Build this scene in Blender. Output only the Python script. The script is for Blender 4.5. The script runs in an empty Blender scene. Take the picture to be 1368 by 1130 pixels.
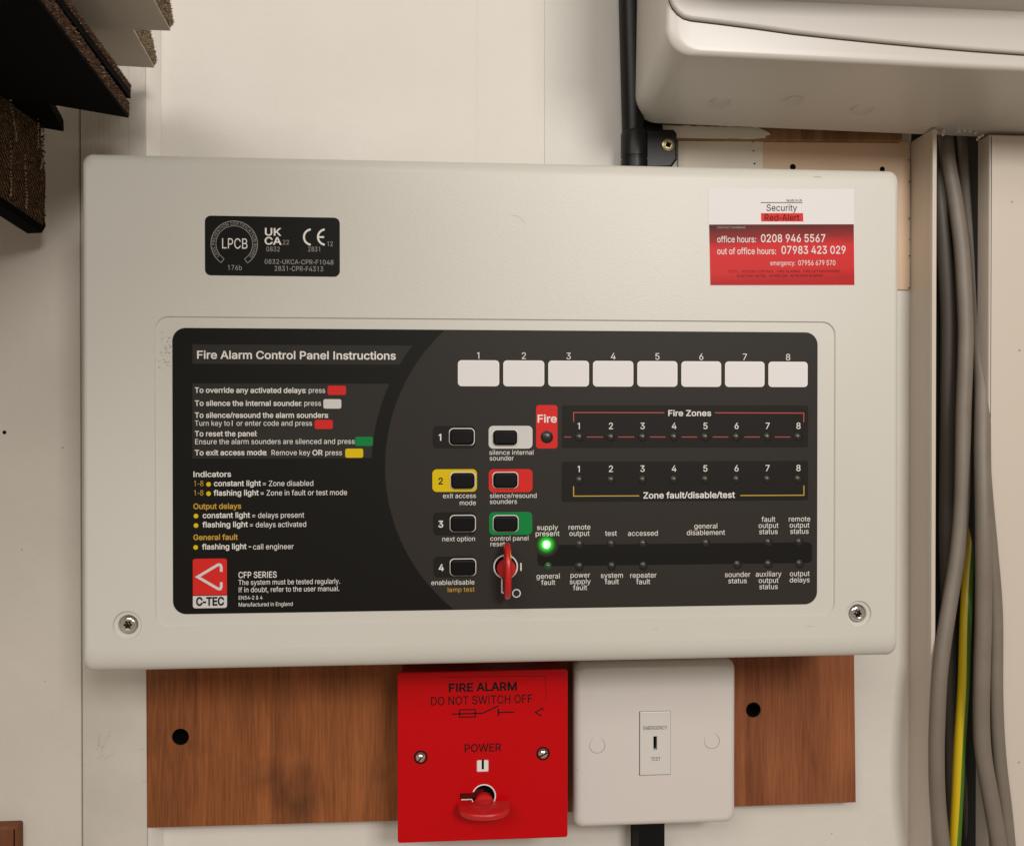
import bpy, math, random
from mathutils import Vector, Matrix
from mathutils.geometry import tessellate_polygon
random.seed(7)
sc = bpy.context.scene
col = sc.collection

# ------------------------------------------------------------------ camera
F, W0, H0 = 1150.0, 1368.0, 1130.0
YAW, PITCH, D = 0.0717, -0.00652, 0.3887
CAM = Vector((0, -D, 0))
FW = Vector((math.sin(YAW)*math.cos(PITCH), math.cos(YAW)*math.cos(PITCH), math.sin(PITCH)))
RT = Vector((math.cos(YAW), -math.sin(YAW), 0))
UP = RT.cross(FW)
cd = bpy.data.cameras.new('camera'); cd.sensor_fit = 'HORIZONTAL'; cd.sensor_width = 36
cd.lens = 36*F/W0; cd.clip_start = 0.005; cd.clip_end = 50
cam = bpy.data.objects.new('camera', cd); col.objects.link(cam)
cam.matrix_world = Matrix(((RT.x, UP.x, -FW.x, CAM.x), (RT.y, UP.y, -FW.y, CAM.y), (RT.z, UP.z, -FW.z, CAM.z), (0, 0, 0, 1)))
sc.camera = cam

# ------------------------------------------------------------------ light
w = bpy.data.worlds.new('World'); sc.world = w; w.use_nodes = True
bg = w.node_tree.nodes['Background']; bg.inputs[0].default_value = (1.0, 0.83, 0.66, 1); bg.inputs[1].default_value = 0.28
def area(name, loc, target, sx, sy, power, colr):
    l = bpy.data.lights.new(name, 'AREA'); l.shape = 'RECTANGLE'; l.size = sx; l.size_y = sy; l.energy = power; l.color = colr
    o = bpy.data.objects.new(name, l); col.objects.link(o); o.location = loc
    o.rotation_euler = (Vector(target)-Vector(loc)).to_track_quat('-Z', 'Y').to_euler()
    return o
area('ceiling_lamp', (0.42, -1.30, 0.50), (0.0, 0.05, 0.0), 0.34, 0.28, 10.2, (1.0, 0.965, 0.925))
area('ceiling_lamp', (-0.48, -1.30, 0.80), (0.0, 0.05, 0.0), 0.95, 0.55, 8.6, (1.0, 0.965, 0.925))
sc.view_settings.view_transform = 'Standard'; sc.view_settings.look = 'None'
sc.view_settings.exposure = 0.13; sc.view_settings.gamma = 1.0
sc.cycles.max_bounces = 8

# ------------------------------------------------------------------ placing helpers
def ray(u, v): return FW + RT*((u-W0/2)/F) + UP*((H0/2-v)/F)
def P(u, v, y=0.0):
    d = ray(u, v); return CAM + d*((y+D)/d.y)
def PZ(u, v, z):
    d = ray(u, v); return CAM + d*(z/d.z)
def PX(u, v, x):
    d = ray(u, v); return CAM + d*(x/d.x)
def mpp(u, v, y=0.0): return (P(u, v, y)-CAM).dot(FW)/F      # metres per photograph pixel

# ------------------------------------------------------------------ mesh helpers
class MB:
    def __init__(s): s.v = []; s.f = []
    def add(s, vs, fs):
        b = len(s.v); s.v += [tuple(v) for v in vs]; s.f += [tuple(i+b for i in f) for f in fs]
    def build(s, name, mat, parent=None, smooth=35, loc=None):
        off = Vector((0, 0, 0))
        p = parent
        while p: off += p.location; p = p.parent
        if loc is None and parent is None: loc = center(s.v)
        l = Vector(loc)-off if loc is not None else Vector((0, 0, 0))
        me = bpy.data.meshes.new(name)
        me.from_pydata([(x-off.x-l.x, y-off.y-l.y, z-off.z-l.z) for x, y, z in s.v], [], s.f)
        me.materials.append(mat)
        me.update()
        if smooth:
            me.polygons.foreach_set('use_smooth', [True]*len(me.polygons)); me.set_sharp_from_angle(angle=math.radians(smooth))
        o = bpy.data.objects.new(name, me); col.objects.link(o); o.parent = parent; o.location = l
        return o
def center(vs):
    n = len(vs); return Vector((sum(v[0] for v in vs)/n, max(v[1] for v in vs), sum(v[2] for v in vs)/n))
def tag(o, label=None, cat=None, group=None, kind=None):
    if label: o['label'] = label
    if cat: o['category'] = cat
    if group: o['group'] = group
    if kind: o['kind'] = kind
    return o
def thing(name, label, cat, loc, group=None):
    o = bpy.data.objects.new(name, None); col.objects.link(o); o.location = loc; o.empty_display_size = .01
    return tag(o, label, cat, group)
def rr(x0, z0, x1, z1, r, n=6):                     # rounded rectangle, counter-clockwise seen from the front (x right, z up)
    if x0 > x1: x0, x1 = x1, x0
    if z0 > z1: z0, z1 = z1, z0
    out = []
    for cx, cz, a in ((x1-r, z1-r, 0), (x0+r, z1-r, 90), (x0+r, z0+r, 180), (x1-r, z0+r, 270)):
        for i in range(n+1):
            t = math.radians(a+90*i/n); out.append((cx+r*math.cos(t), cz+r*math.sin(t)))
    return out
def circ(cx, cz, r, n=24, a0=0, a1=360):
    k = n if a1-a0 >= 360 else n+1
    return [(cx+r*math.cos(math.radians(a0+(a1-a0)*i/n)), cz+r*math.sin(math.radians(a0+(a1-a0)*i/n))) for i in range(k)]
def inset(poly, d):
    n = len(poly); out = []
    for i in range(n):
        a, b, c = poly[i-1], poly[i], poly[(i+1) % n]
        e1 = Vector((b[0]-a[0], b[1]-a[1])); e2 = Vector((c[0]-b[0], c[1]-b[1]))
        if e1.length < 1e-9 or e2.length < 1e-9: e1 = e2 = (e1 if e1.length > e2.length else e2)
        e1.normalize(); e2.normalize()
        n1 = Vector((-e1.y, e1.x)); n2 = Vector((-e2.y, e2.x)); m = n1+n2
        k = d/max(.25, (1+n1.dot(n2)))
        out.append((b[0]+m.x*k, b[1]+m.y*k))
    return out
def flat(mb, poly, y, holes=()):                    # a flat sheet facing the camera
    loops = [[Vector((x, z, 0)) for x, z in q] for q in (poly, *holes)]
    pts = [(p.x, y, p.y) for q in loops for p in q]
    fs = []
    for t in tessellate_polygon(loops):
        a, b, c = (pts[i] for i in t)
        cr = (b[0]-a[0])*(c[2]-a[2])-(b[2]-a[2])*(c[0]-a[0])
        fs.append(t if cr > 0 else (t[0], t[2], t[1]))
    mb.add(pts, fs)
def loft(mb, loops, cap0=False, cap1=False):        # loops: lists of 3D points of equal length
    n = len(loops[0]); vs = [p for l in loops for p in l]; fs = []
    for k in range(len(loops)-1):
        for i in range(n):
            j = (i+1) % n; fs.append((k*n+i, k*n+j, (k+1)*n+j, (k+1)*n+i))
    if cap0: fs.append(tuple(range(n))[::-1])
    if cap1: fs.append(tuple((len(loops)-1)*n+i for i in range(n)))
    mb.add(vs, fs)
def slab(mb, poly, yf, yb, bev=0.0, seg=3, holes=(), hdep=None, bx=None):
    """solid with its front at yf and its back at yb; rounded front edge; holes go hdep deep (None: right through)"""
    L = [[(x, yb, z) for x, z in poly]]
    if bev > 0:
        for i in range(seg+1):
            t = i/seg*math.pi/2
            q = inset(poly, bev*(1-math.cos(t))) if i else poly
            L.append([(x, yf+bev*(1-math.sin(t)), z) for x, z in q])
        top = inset(poly, bev)
    else:
        L.append([(x, yf, z) for x, z in poly]); top = poly
    loft(mb, L, cap0=not holes)
    flat(mb, top, yf, holes)
    for h in holes:
        y2 = yb if hdep is None else yf+hdep
        loft(mb, [[(x, yf, z) for x, z in h[::-1]], [(x, y2, z) for x, z in h[::-1]]])
        if hdep is not None: flat(mb, h, y2)
def lathe(mb, cx, cz, prof, n=24):                  # rings (radius, y) round a y axis; a radius of 0 closes
    L = []
    for r, y in prof: L.append([(cx+max(r, 1e-6)*math.cos(2*math.pi*i/n), y, cz+max(r, 1e-6)*math.sin(2*math.pi*i/n)) for i in range(n)])
    loft(mb, L)
def box(mb, x0, x1, y0, y1, z0, z1):
    v = [(x, y, z) for x in (x0, x1) for y in (y0, y1) for z in (z0, z1)]
    mb.add(v, [(0, 1, 3, 2), (4, 6, 7, 5), (0, 4, 5, 1), (2, 3, 7, 6), (0, 2, 6, 4), (1, 5, 7, 3)])
def ring(mb, cx, cz, r0, r1, y, n=32, a0=0, a1=360):
    o, i = circ(cx, cz, r1, n, a0, a1), circ(cx, cz, r0, n, a0, a1); k = len(o)
    m = k if a1-a0 >= 360 else k-1
    mb.add([(x, y, z) for x, z in o+i], [(j, (j+1) % k, k+(j+1) % k, k+j) for j in range(m)])
def stroke(mb, pts, wd, y):                         # a printed line of constant width with mitred corners
    pts = [Vector(p) for p in pts]; A = []; B = []
    for i, p in enumerate(pts):
        d1 = (p-pts[i-1]).normalized() if i else (pts[1]-p).normalized()
        d2 = (pts[i+1]-p).normalized() if i < len(pts)-1 else d1
        n1 = Vector((-d1.y, d1.x)); n2 = Vector((-d2.y, d2.x)); m = (n1+n2)
        m = m/max(.3, 1+n1.dot(n2))*wd/2
        A.append(p+m); B.append(p-m)
    n = len(pts)
    mb.add([(p.x, y, p.y) for p in A+B], [(i, n+i, n+i+1, i+1) for i in range(n-1)])
def tube(mb, pts, r, n=12, ry=None):
    """a swept tube through pts (roughly vertical paths); ry: other half axis for flat cable"""
    ry = ry or r
    pts = [Vector(p) for p in pts]; L = []
    for i, p in enumerate(pts):
        t = (pts[min(i+1, len(pts)-1)]-pts[max(i-1, 0)]).normalized()
        ref = Vector((0, 1, 0)); a = t.cross(ref).normalized(); b = a.cross(t).normalized()
        L.append([tuple(p+a*r*math.cos(2*math.pi*k/n)+b*ry*math.sin(2*math.pi*k/n)) for k in range(n)])
    loft(mb, L, True, True)
def catmull(pts, k=6):
    pts = [Vector(p) for p in pts]; q = [2*pts[0]-pts[1]]+pts+[2*pts[-1]-pts[-2]]; out = []
    for i in range(1, len(q)-2):
        a, b, c, d = q[i-1:i+3]
        for j in range(k):
            t = j/k; out.append(.5*((2*b)+(c-a)*t+(2*a-5*b+4*c-d)*t*t+(3*b-a-3*c+d)*t**3))
    return out+[pts[-1]]

# ------------------------------------------------------------------ materials
def mat(name, rgb, rough=.5, metal=0.0, spec=.5, bump=None, mottle=None, coat=0, emit=None):
    """bump: (scale, strength, distance); mottle: (scale, rgb2, amount)"""
    m = bpy.data.materials.new(name); m.use_nodes = True; nt = m.node_tree; b = nt.nodes['Principled BSDF']
    b.inputs['Base Color'].default_value = (*rgb, 1); b.inputs['Roughness'].default_value = rough
    b.inputs['Metallic'].default_value = metal; b.inputs['Specular IOR Level'].default_value = spec
    b.inputs['Coat Weight'].default_value = coat
    if emit: b.inputs['Emission Color'].default_value = (*emit[0], 1); b.inputs['Emission Strength'].default_value = emit[1]
    tc = nt.nodes.new('ShaderNodeTexCoord') if bump or mottle else None
    def noise(scale, det=4):
        n = nt.nodes.new('ShaderNodeTexNoise'); n.inputs['Scale'].default_value = scale; n.inputs['Detail'].default_value = det
        nt.links.new(tc.outputs['Object'], n.inputs['Vector']); return n
    if bump:
        n = noise(bump[0]); bp = nt.nodes.new('ShaderNodeBump'); bp.inputs['Strength'].default_value = bump[1]; bp.inputs['Distance'].default_value = bump[2]
        nt.links.new(n.outputs['Fac'], bp.inputs['Height']); nt.links.new(bp.outputs['Normal'], b.inputs['Normal'])
    if mottle:
        n = noise(mottle[0], 6); r = nt.nodes.new('ShaderNodeValToRGB')
        r.color_ramp.elements[0].position = .38; r.color_ramp.elements[1].position = .66
        r.color_ramp.elements[0].color = (*mottle[1], 1); r.color_ramp.elements[1].color = (*rgb, 1)
        mx = nt.nodes.new('ShaderNodeMixRGB'); mx.inputs[0].default_value = mottle[2]; mx.inputs[1].default_value = (*rgb, 1)
        nt.links.new(n.outputs['Fac'], r.inputs['Fac']); nt.links.new(r.outputs['Color'], mx.inputs[2]); nt.links.new(mx.outputs[0], b.inputs['Base Color'])
    return m
def wood(name, dark, light, seed, blotch=.5, stain=(.02, .01, .006)):
    m = bpy.data.materials.new(name); m.use_nodes = True; nt = m.node_tree; b = nt.nodes['Principled BSDF']; N = nt.nodes.new; K = nt.links.new
    b.inputs['Roughness'].default_value = .55; b.inputs['Specular IOR Level'].default_value = .2
    tc = N('ShaderNodeTexCoord'); mp = N('ShaderNodeMapping'); mp.inputs['Scale'].default_value = (1, 1, .045); mp.inputs['Location'].default_value = (seed, 0, seed*.7)
    K(tc.outputs['Object'], mp.inputs['Vector'])
    n1 = N('ShaderNodeTexNoise'); n1.inputs['Scale'].default_value = 62; n1.inputs['Detail'].default_value = 3; n1.inputs['Distortion'].default_value = 1.6
    n2 = N('ShaderNodeTexNoise'); n2.inputs['Scale'].default_value = 1100; n2.inputs['Detail'].default_value = 4
    n3 = N('ShaderNodeTexNoise'); n3.inputs['Scale'].default_value = 26; n3.inputs['Detail'].default_value = 6
    mp3 = N('ShaderNodeMapping'); mp3.inputs['Scale'].default_value = (1, 1, .6); mp3.inputs['Location'].default_value = (seed*2, 0, 0)
    K(tc.outputs['Object'], mp3.inputs['Vector']); K(mp3.outputs[0], n3.inputs['Vector'])
    for n in (n1, n2): K(mp.outputs[0], n.inputs['Vector'])
    ad = N('ShaderNodeMath'); ad.operation = 'MULTIPLY_ADD'; ad.inputs[1].default_value = .45
    K(n2.outputs['Fac'], ad.inputs[0])
    ml = N('ShaderNodeMath'); ml.operation = 'MULTIPLY'; ml.inputs[1].default_value = .62; K(n1.outputs['Fac'], ml.inputs[0]); K(ml.outputs[0], ad.inputs[2])
    r = N('ShaderNodeValToRGB'); r.color_ramp.elements[0].position = .34; r.color_ramp.elements[1].position = .72
    r.color_ramp.elements[0].color = (*dark, 1); r.color_ramp.elements[1].color = (*light, 1); K(ad.outputs[0], r.inputs['Fac'])
    n4 = N('ShaderNodeTexNoise'); n4.inputs['Scale'].default_value = 17; n4.inputs['Detail'].default_value = 2; mp4 = N('ShaderNodeMapping'); mp4.inputs['Scale'].default_value = (1, 1, .35); mp4.inputs['Location'].default_value = (seed*3, 0, seed)
    K(tc.outputs['Object'], mp4.inputs['Vector']); K(mp4.outputs[0], n4.inputs['Vector'])
    a4 = N('ShaderNodeMath'); a4.operation = 'MULTIPLY_ADD'; a4.inputs[1].default_value = .55; a4.inputs[2].default_value = -.275; K(n4.outputs['Fac'], a4.inputs[0])
    s4 = N('ShaderNodeMath'); s4.operation = 'ADD'; K(ad.outputs[0], s4.inputs[0]); K(a4.outputs[0], s4.inputs[1]); K(s4.outputs[0], r.inputs['Fac'])
    r3 = N('ShaderNodeValToRGB'); r3.color_ramp.elements[0].position = .56; r3.color_ramp.elements[1].position = .78; K(n3.outputs['Fac'], r3.inputs['Fac'])
    mu = N('ShaderNodeMath'); mu.operation = 'MULTIPLY'; mu.inputs[1].default_value = blotch; K(r3.outputs['Color'], mu.inputs[0])
    mx = N('ShaderNodeMixRGB'); mx.inputs[2].default_value = (*stain, 1); K(mu.outputs[0], mx.inputs[0]); K(r.outputs['Color'], mx.inputs[1]); K(mx.outputs[0], b.inputs['Base Color'])
    bp = N('ShaderNodeBump'); bp.inputs['Strength'].default_value = .25; bp.inputs['Distance'].default_value = .0004; K(ad.outputs[0], bp.inputs['Height']); K(bp.outputs['Normal'], b.inputs['Normal'])
    return m
def carpet(name, c1, c2, scale=900, weave=None):
    m = bpy.data.materials.new(name); m.use_nodes = True; nt = m.node_tree; b = nt.nodes['Principled BSDF']; N = nt.nodes.new; K = nt.links.new
    b.inputs['Roughness'].default_value = .95; b.inputs['Specular IOR Level'].default_value = .1
    tc = N('ShaderNodeTexCoord'); n = N('ShaderNodeTexNoise'); n.inputs['Scale'].default_value = scale; n.inputs['Detail'].default_value = 3
    K(tc.outputs['Object'], n.inputs['Vector'])
    r = N('ShaderNodeValToRGB'); r.color_ramp.elements[0].position = .38; r.color_ramp.elements[1].position = .66
    r.color_ramp.elements[0].color = (*c1, 1); r.color_ramp.elements[1].color = (*c2, 1); K(n.outputs['Fac'], r.inputs['Fac']); K(r.outputs['Color'], b.inputs['Base Color'])
    h = n.outputs['Fac']
    if weave:
        wv = N('ShaderNodeTexWave'); wv.wave_type = 'BANDS'; wv.bands_direction = 'DIAGONAL'; wv.inputs['Scale'].default_value = weave; wv.inputs['Distortion'].default_value = 3; wv.inputs['Detail'].default_value = 2; wv.inputs['Detail Scale'].default_value = 4
        K(tc.outputs['Object'], wv.inputs['Vector'])
        mx = N('ShaderNodeMixRGB'); mx.blend_type = 'MULTIPLY'; mx.inputs[0].default_value = .85; K(r.outputs['Color'], mx.inputs[1]); K(wv.outputs['Color'], mx.inputs[2]); K(mx.outputs[0], b.inputs['Base Color']); h = wv.outputs['Fac']
    bp = N('ShaderNodeBump'); bp.inputs['Strength'].default_value = .9; bp.inputs['Distance'].default_value = .001; K(h, bp.inputs['Height']); K(bp.outputs['Normal'], b.inputs['Normal'])
    return m

M = dict(
    wall=mat('wall_paint', (.67, .635, .58), .6, bump=(90, .35, .0012), mottle=(14, (.60, .56, .50), .35)),
    board=mat('board_paint', (.60, .555, .49), .55, bump=(160, .3, .0008), mottle=(22, (.50, .46, .40), .35)),
    batten=mat('batten_paint', (.57, .53, .465), .5, bump=(70, .4, .0012), mottle=(30, (.46, .42, .37), .45)),
    plaster=mat('bare_plaster', (.66, .49, .35), .85, bump=(300, .3, .0006), mottle=(20, (.58, .42, .29), .5)),
    panel=mat('enclosure_plastic', (.585, .570, .515), .40, spec=.45, bump=(1700, .25, .0003), mottle=(9, (.545, .53, .475), .5)),
    black=mat('overlay_black', (.0062, .0054, .0042), .5, spec=.15),
    grey=mat('overlay_grey', (.027, .0235, .0195), .5, spec=.15),
    dgrey=mat('overlay_dark_grey', (.0115, .0098, .0082), .5, spec=.15),
    bar=mat('overlay_bar_grey', (.026, .0235, .0195), .5, spec=.15),
    white=mat('print_white', (.74, .715, .67), .5), cream=mat('window_paper', (.70, .68, .68), .5, spec=.2),
    pwhite=mat('pad_white', (.58, .56, .54), .45, spec=.15),
    red=mat('print_red', (.60, .022, .018), .45, spec=.15), lred=mat('line_red', (.42, .045, .03), .5), yellow=mat('print_yellow', (.64, .46, .004), .45, spec=.15),
    ly=mat('line_yellow', (.50, .33, .03), .5), amber=mat('print_amber', (.52, .30, .025), .5), green=mat('print_green', (.004, .20, .045), .45, spec=.15),
    btn=mat('button_rubber', (.0012, .0011, .001), .42, spec=.18, bump=(900, .1, .0002)),
    lens=mat('lamp_lens', (.016, .014, .012), .33), lensg=mat('lamp_lens_green_tint', (.02, .06, .02), .3),
    glow=mat('lamp_lit_core', (.1, .8, .15), .3, emit=((.16, 1.0, .14), 75.0)),
    ink=mat('print_black', (.006, .005, .005), .6, spec=.15), rink=mat('print_dark_red', (.10, .004, .004), .6, spec=.15), grink=mat('print_grey', (.30, .29, .27), .5),
    chrome=mat('screw_steel', (.78, .76, .72), .14, metal=1), brass=mat('screw_brass', (.42, .34, .20), .35, metal=1),
    hole=mat('hole_dark', (.003, .003, .003), .9, spec=.1),
    key=mat('key_red_plastic', (.50, .010, .010), .34, bump=(300, .08, .0003)),
    plate=mat('red_plate_enamel', (.50, .0010, .0035), .34, spec=.18, bump=(700, .06, .0002)), plate_edge=mat('red_box_metal', (.20, .004, .005), .4),
    wplate=mat('white_plate_plastic', (.63, .585, .55), .32), wmod=mat('white_module_plastic', (.62, .595, .555), .35),
    unit=mat('unit_plastic', (.565, .535, .49), .33, bump=(1200, .08, .0002)),
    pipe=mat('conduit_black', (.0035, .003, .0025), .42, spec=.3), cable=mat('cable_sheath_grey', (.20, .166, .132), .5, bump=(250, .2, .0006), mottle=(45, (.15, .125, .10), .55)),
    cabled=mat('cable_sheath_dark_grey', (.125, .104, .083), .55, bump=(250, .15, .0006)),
    ey=mat('earth_sheath_yellow', (.62, .44, .008), .4), eg=mat('earth_sheath_green', (.07, .17, .015), .4),
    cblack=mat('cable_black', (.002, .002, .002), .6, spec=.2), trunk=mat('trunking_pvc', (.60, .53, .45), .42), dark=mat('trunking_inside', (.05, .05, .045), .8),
    backing=mat('tile_backing_rubber', (.0025, .0022, .002), .9, spec=.08), wback=mat('tile_backing_white', (.56, .51, .44), .7, bump=(60, .3, .001)),
    pile=carpet('pile_brown', (.016, .008, .004), (.12, .062, .033), 1700), weave=carpet('pile_brown_woven', (.05, .028, .014), (.34, .21, .11), 1200, 210),
    bpile=carpet('pile_beige', (.2, .15, .09), (.5, .40, .28), 1100), thread=mat('stitch_thread', (.42, .33, .22), .9),
    tuft=mat('tuft_brown', (.115, .06, .034), .95), tuftl=mat('tuft_light', (.42, .31, .21), .95), btuft=mat('tuft_beige', (.46, .37, .25), .95),
    wl=wood('wood_left_board', (.12, .038, .012), (.34, .112, .036), 3.1, .72), wr=wood('wood_right_board', (.15, .046, .018), (.33, .114, .045), 8.4, .2),
    lath=wood('wood_lath', (.16, .08, .035), (.34, .19, .09), 5.0, .3), blockw=wood('wood_block', (.10, .035, .014), (.19, .07, .03), 1.7, .2),
    lit_edge=mat('lit_edge_white', (.80, .77, .72), .45, bump=(120, .3, .0006)),  # paler paint so the timber's side strip looks brightly lit
    gap=mat('seam_shadow_gap', (.06, .055, .048), .8),
    pscuff=mat('scuff_on_cover', (.49, .475, .42), .6), skim=mat('skim_paint', (.645, .62, .575), .6, bump=(90, .3, .0010), mottle=(14, (.60, .57, .52), .3)), sdark=mat('screw_recess', (.10, .095, .09), .3, metal=1),
    scuff=mat('scuff_grey', (.49, .45, .40), .6),
    flake=mat('paint_flake', (.70, .64, .54), .7, bump=(200, .4, .001)),
)
# the lamp that is lit: its glow on the overlay is painted as green emission fading outward
def halo():
    m = bpy.data.materials.new('lamp_painted_glow'); m.use_nodes = True; nt = m.node_tree; b = nt.nodes['Principled BSDF']; N = nt.nodes.new; K = nt.links.new
    b.inputs['Base Color'].default_value = (.020, .019, .015, 1); b.inputs['Roughness'].default_value = .5; b.inputs['Specular IOR Level'].default_value = .15
    tc = N('ShaderNodeTexCoord'); ln = N('ShaderNodeVectorMath'); ln.operation = 'LENGTH'; K(tc.outputs['Object'], ln.inputs[0])
    mr = N('ShaderNodeMapRange'); mr.inputs['From Min'].default_value = .0012; mr.inputs['From Max'].default_value = .0050; mr.inputs['To Min'].default_value = 1; mr.inputs['To Max'].default_value = 0; K(ln.outputs['Value'], mr.inputs['Value'])
    pw = N('ShaderNodeMath'); pw.operation = 'POWER'; pw.inputs[1].default_value = 2.6; K(mr.outputs[0], pw.inputs[0])
    mu = N('ShaderNodeMath'); mu.operation = 'MULTIPLY'; mu.inputs[1].default_value = 1.5; K(pw.outputs[0], mu.inputs[0])
    b.inputs['Emission Color'].default_value = (.0, 1.0, .02, 1); K(mu.outputs[0], b.inputs['Emission Strength'])
    return m
M['halo'] = halo()
def sticker_mat():
    m = bpy.data.materials.new('sticker_red_print'); m.use_nodes = True; nt = m.node_tree; b = nt.nodes['Principled BSDF']; N = nt.nodes.new; K = nt.links.new
    b.inputs['Roughness'].default_value = .5; b.inputs['Specular IOR Level'].default_value = .15
    tc = N('ShaderNodeTexCoord'); sp = N('ShaderNodeSeparateXYZ'); K(tc.outputs['Generated'], sp.inputs[0])
    ns = N('ShaderNodeTexNoise'); ns.inputs['Scale'].default_value = 3.0; K(tc.outputs['Generated'], ns.inputs['Vector'])
    ad = N('ShaderNodeMath'); ad.operation = 'MULTIPLY_ADD'; ad.inputs[1].default_value = .16; K(ns.outputs['Fac'], ad.inputs[0]); K(sp.outputs['Z'], ad.inputs[2])
    ax = N('ShaderNodeMath'); ax.operation = 'MULTIPLY_ADD'; ax.inputs[1].default_value = -.10; K(sp.outputs['X'], ax.inputs[0]); K(ad.outputs[0], ax.inputs[2])
    r = N('ShaderNodeValToRGB'); e = r.color_ramp.elements; e[0].position = .12; e[0].color = (.42, .016, .016, 1); e[1].position = 1; e[1].color = (.075, .014, .010, 1)
    for p, c in ((.28, (.55, .026, .026, 1)), (.66, (.58, .026, .026, 1)), (.80, (.26, .018, .016, 1))): x = e.new(p); x.color = c
    K(ax.outputs[0], r.inputs['Fac']); K(r.outputs['Color'], b.inputs['Base Color'])
    return m
M['sticker'] = sticker_mat()

# ------------------------------------------------------------------ lettering (outline alphabet)
GL = {}
def load_glyphs(data):
    for line in data.strip('\n').split('\n'):
        ch = line[0]; f = line[1:].split('|'); cs = []
        for s in f[1:]:
            if s.strip():
                n = list(map(int, s.split())); cs.append([(n[i]/509, n[i+1]/509) for i in range(0, len(n), 2)])
        GL[ch] = (int(f[0])/509, cs)
    def bar(x0, z0, x1, z1): return [[(x0/509, z0/509), (x1/509, z0/509), (x1/509, z1/509), (x0/509, z1/509)]]
    GL['I'] = (208/509, bar(72, 0, 136, 509)); GL['l'] = (172/509, bar(56, 0, 116, 520)); GL['-'] = (270/509, bar(38, 172, 232, 230))
    def arcp(cx, cz, rx, rz, a0, a1, n=10): return [((cx+rx*math.cos(math.radians(a0+(a1-a0)*i/n)))/509, (cz+rz*math.sin(math.radians(a0+(a1-a0)*i/n)))/509) for i in range(n+1)]
    bowl = [(60/509, 509/509), (60/509, 190/509)]+arcp(255, 349.5, 150, 159.5, -90, 90)
    hole = arcp(250, 349.5, 92, 102, 90, -90)+[(122/509, 247.5/509), (122/509, 451.5/509)]
    GL['P'] = (445/509, bar(60, 0, 123, 250)+[bowl, hole])
    GL['R'] = (465/509, bar(60, 0, 123, 250)+[bowl, hole, [(228/509, 225/509), (345/509, 0), (419/509, 0), (298/509, 225/509)]])
    GL['1'] = (453/509, bar(214, 0, 278, 509)+[[(112/509, 376/509), (220/509, 448/509), (226/509, 509/509), (112/509, 440/509)]])
    GL['/'] = (230/509, [[(-4/509, -12/509), (52/509, -12/509), (232/509, 520/509), (176/509, 520/509)]])
def sarea(p): return .5*sum(p[i-1][0]*p[i][1]-p[i][0]*p[i-1][1] for i in range(len(p)))
def inside(pt, poly):
    c = False
    for i in range(len(poly)):
        a, b = poly[i-1], poly[i]
        if (a[1] > pt[1]) != (b[1] > pt[1]) and pt[0] < (b[0]-a[0])*(pt[1]-a[1])/(b[1]-a[1])+a[0]: c = not c
    return c
GC = {}
def glyph(ch):
    if ch in GC: return GC[ch]
    adv, cs = GL[ch]; parts = []
    if cs:
        big = max(cs, key=lambda c: abs(sarea(c))); sg = sarea(big) > 0
        outs = [c for c in cs if (sarea(c) > 0) == sg]; hol = [c for c in cs if (sarea(c) > 0) != sg]
        parts = [[o] for o in outs]
        for h in hol:
            best = [p for p in parts if inside(h[0], p[0])]
            if best: min(best, key=lambda p: abs(sarea(p[0]))).append(h)
    tris = []
    for p in parts:
        pts = [q for l in p for q in l]
        t = []
        for a, b, c in tessellate_polygon([[Vector((x, z, 0)) for x, z in l] for l in p]):
            A, B, C = pts[a], pts[b], pts[c]
            t.append((a, b, c) if (B[0]-A[0])*(C[1]-A[1])-(B[1]-A[1])*(C[0]-A[0]) > 0 else (a, c, b))
        tris.append((pts, t))
    GC[ch] = (adv, parts, tris); return GC[ch]
def text_w(s, sp=0): return sum(GL[c][0]+sp for c in s)
def letters(mb, s, origin, h, y, width=None, align='l', bold=0.0, rot=0.0, sp=0.0, bend=None):
    """s written with cap height h from origin (x, z); width: total width in metres; bold: extra half stroke in cap heights"""
    nat = text_w(s, sp)*h; kx = (width/nat) if width else 1.0
    tot = nat*kx; x = {'l': 0, 'c': -tot/2, 'r': -tot}[align]
    ca, sa = math.cos(rot), math.sin(rot)
    for ch in s:
        adv, parts, tris = glyph(ch)
        def T(p, dy):
            px, pz = x+p[0]*h*kx, p[1]*h
            if bend:                                  # round a circle: bend = (radius, start angle), clockwise
                R, a0 = bend; a = a0-(x+adv*h*kx/2)/R; lx = (p[0]-adv/2)*h*kx
                t = Vector((math.sin(a), -math.cos(a))); o = Vector((math.cos(a), math.sin(a)))
                q = o*(R+pz)+t*lx; return (origin[0]+q.x, dy, origin[1]+q.y)
            return (origin[0]+px*ca-pz*sa, dy, origin[1]+px*sa+pz*ca)
        for k, (pts, t) in enumerate(tris): mb.add([T(p, y-k*4e-6) for p in pts], t)
        if bold:
            for k, pl in enumerate(parts):
                for loop in pl:
                    o = inset(loop, bold); i = inset(loop, -bold); n = len(loop)
                    yy = y-2e-5-k*4e-6
                    mb.add([T(p, yy) for p in o+i], [(j, (j+1) % n, n+(j+1) % n, n+j) for j in range(n)])
                    mb.add([T(p, yy) for p in o+i], [(n+j, n+(j+1) % n, (j+1) % n, j) for j in range(n)]) if False else None
        x += (adv+sp)*h*kx
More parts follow.
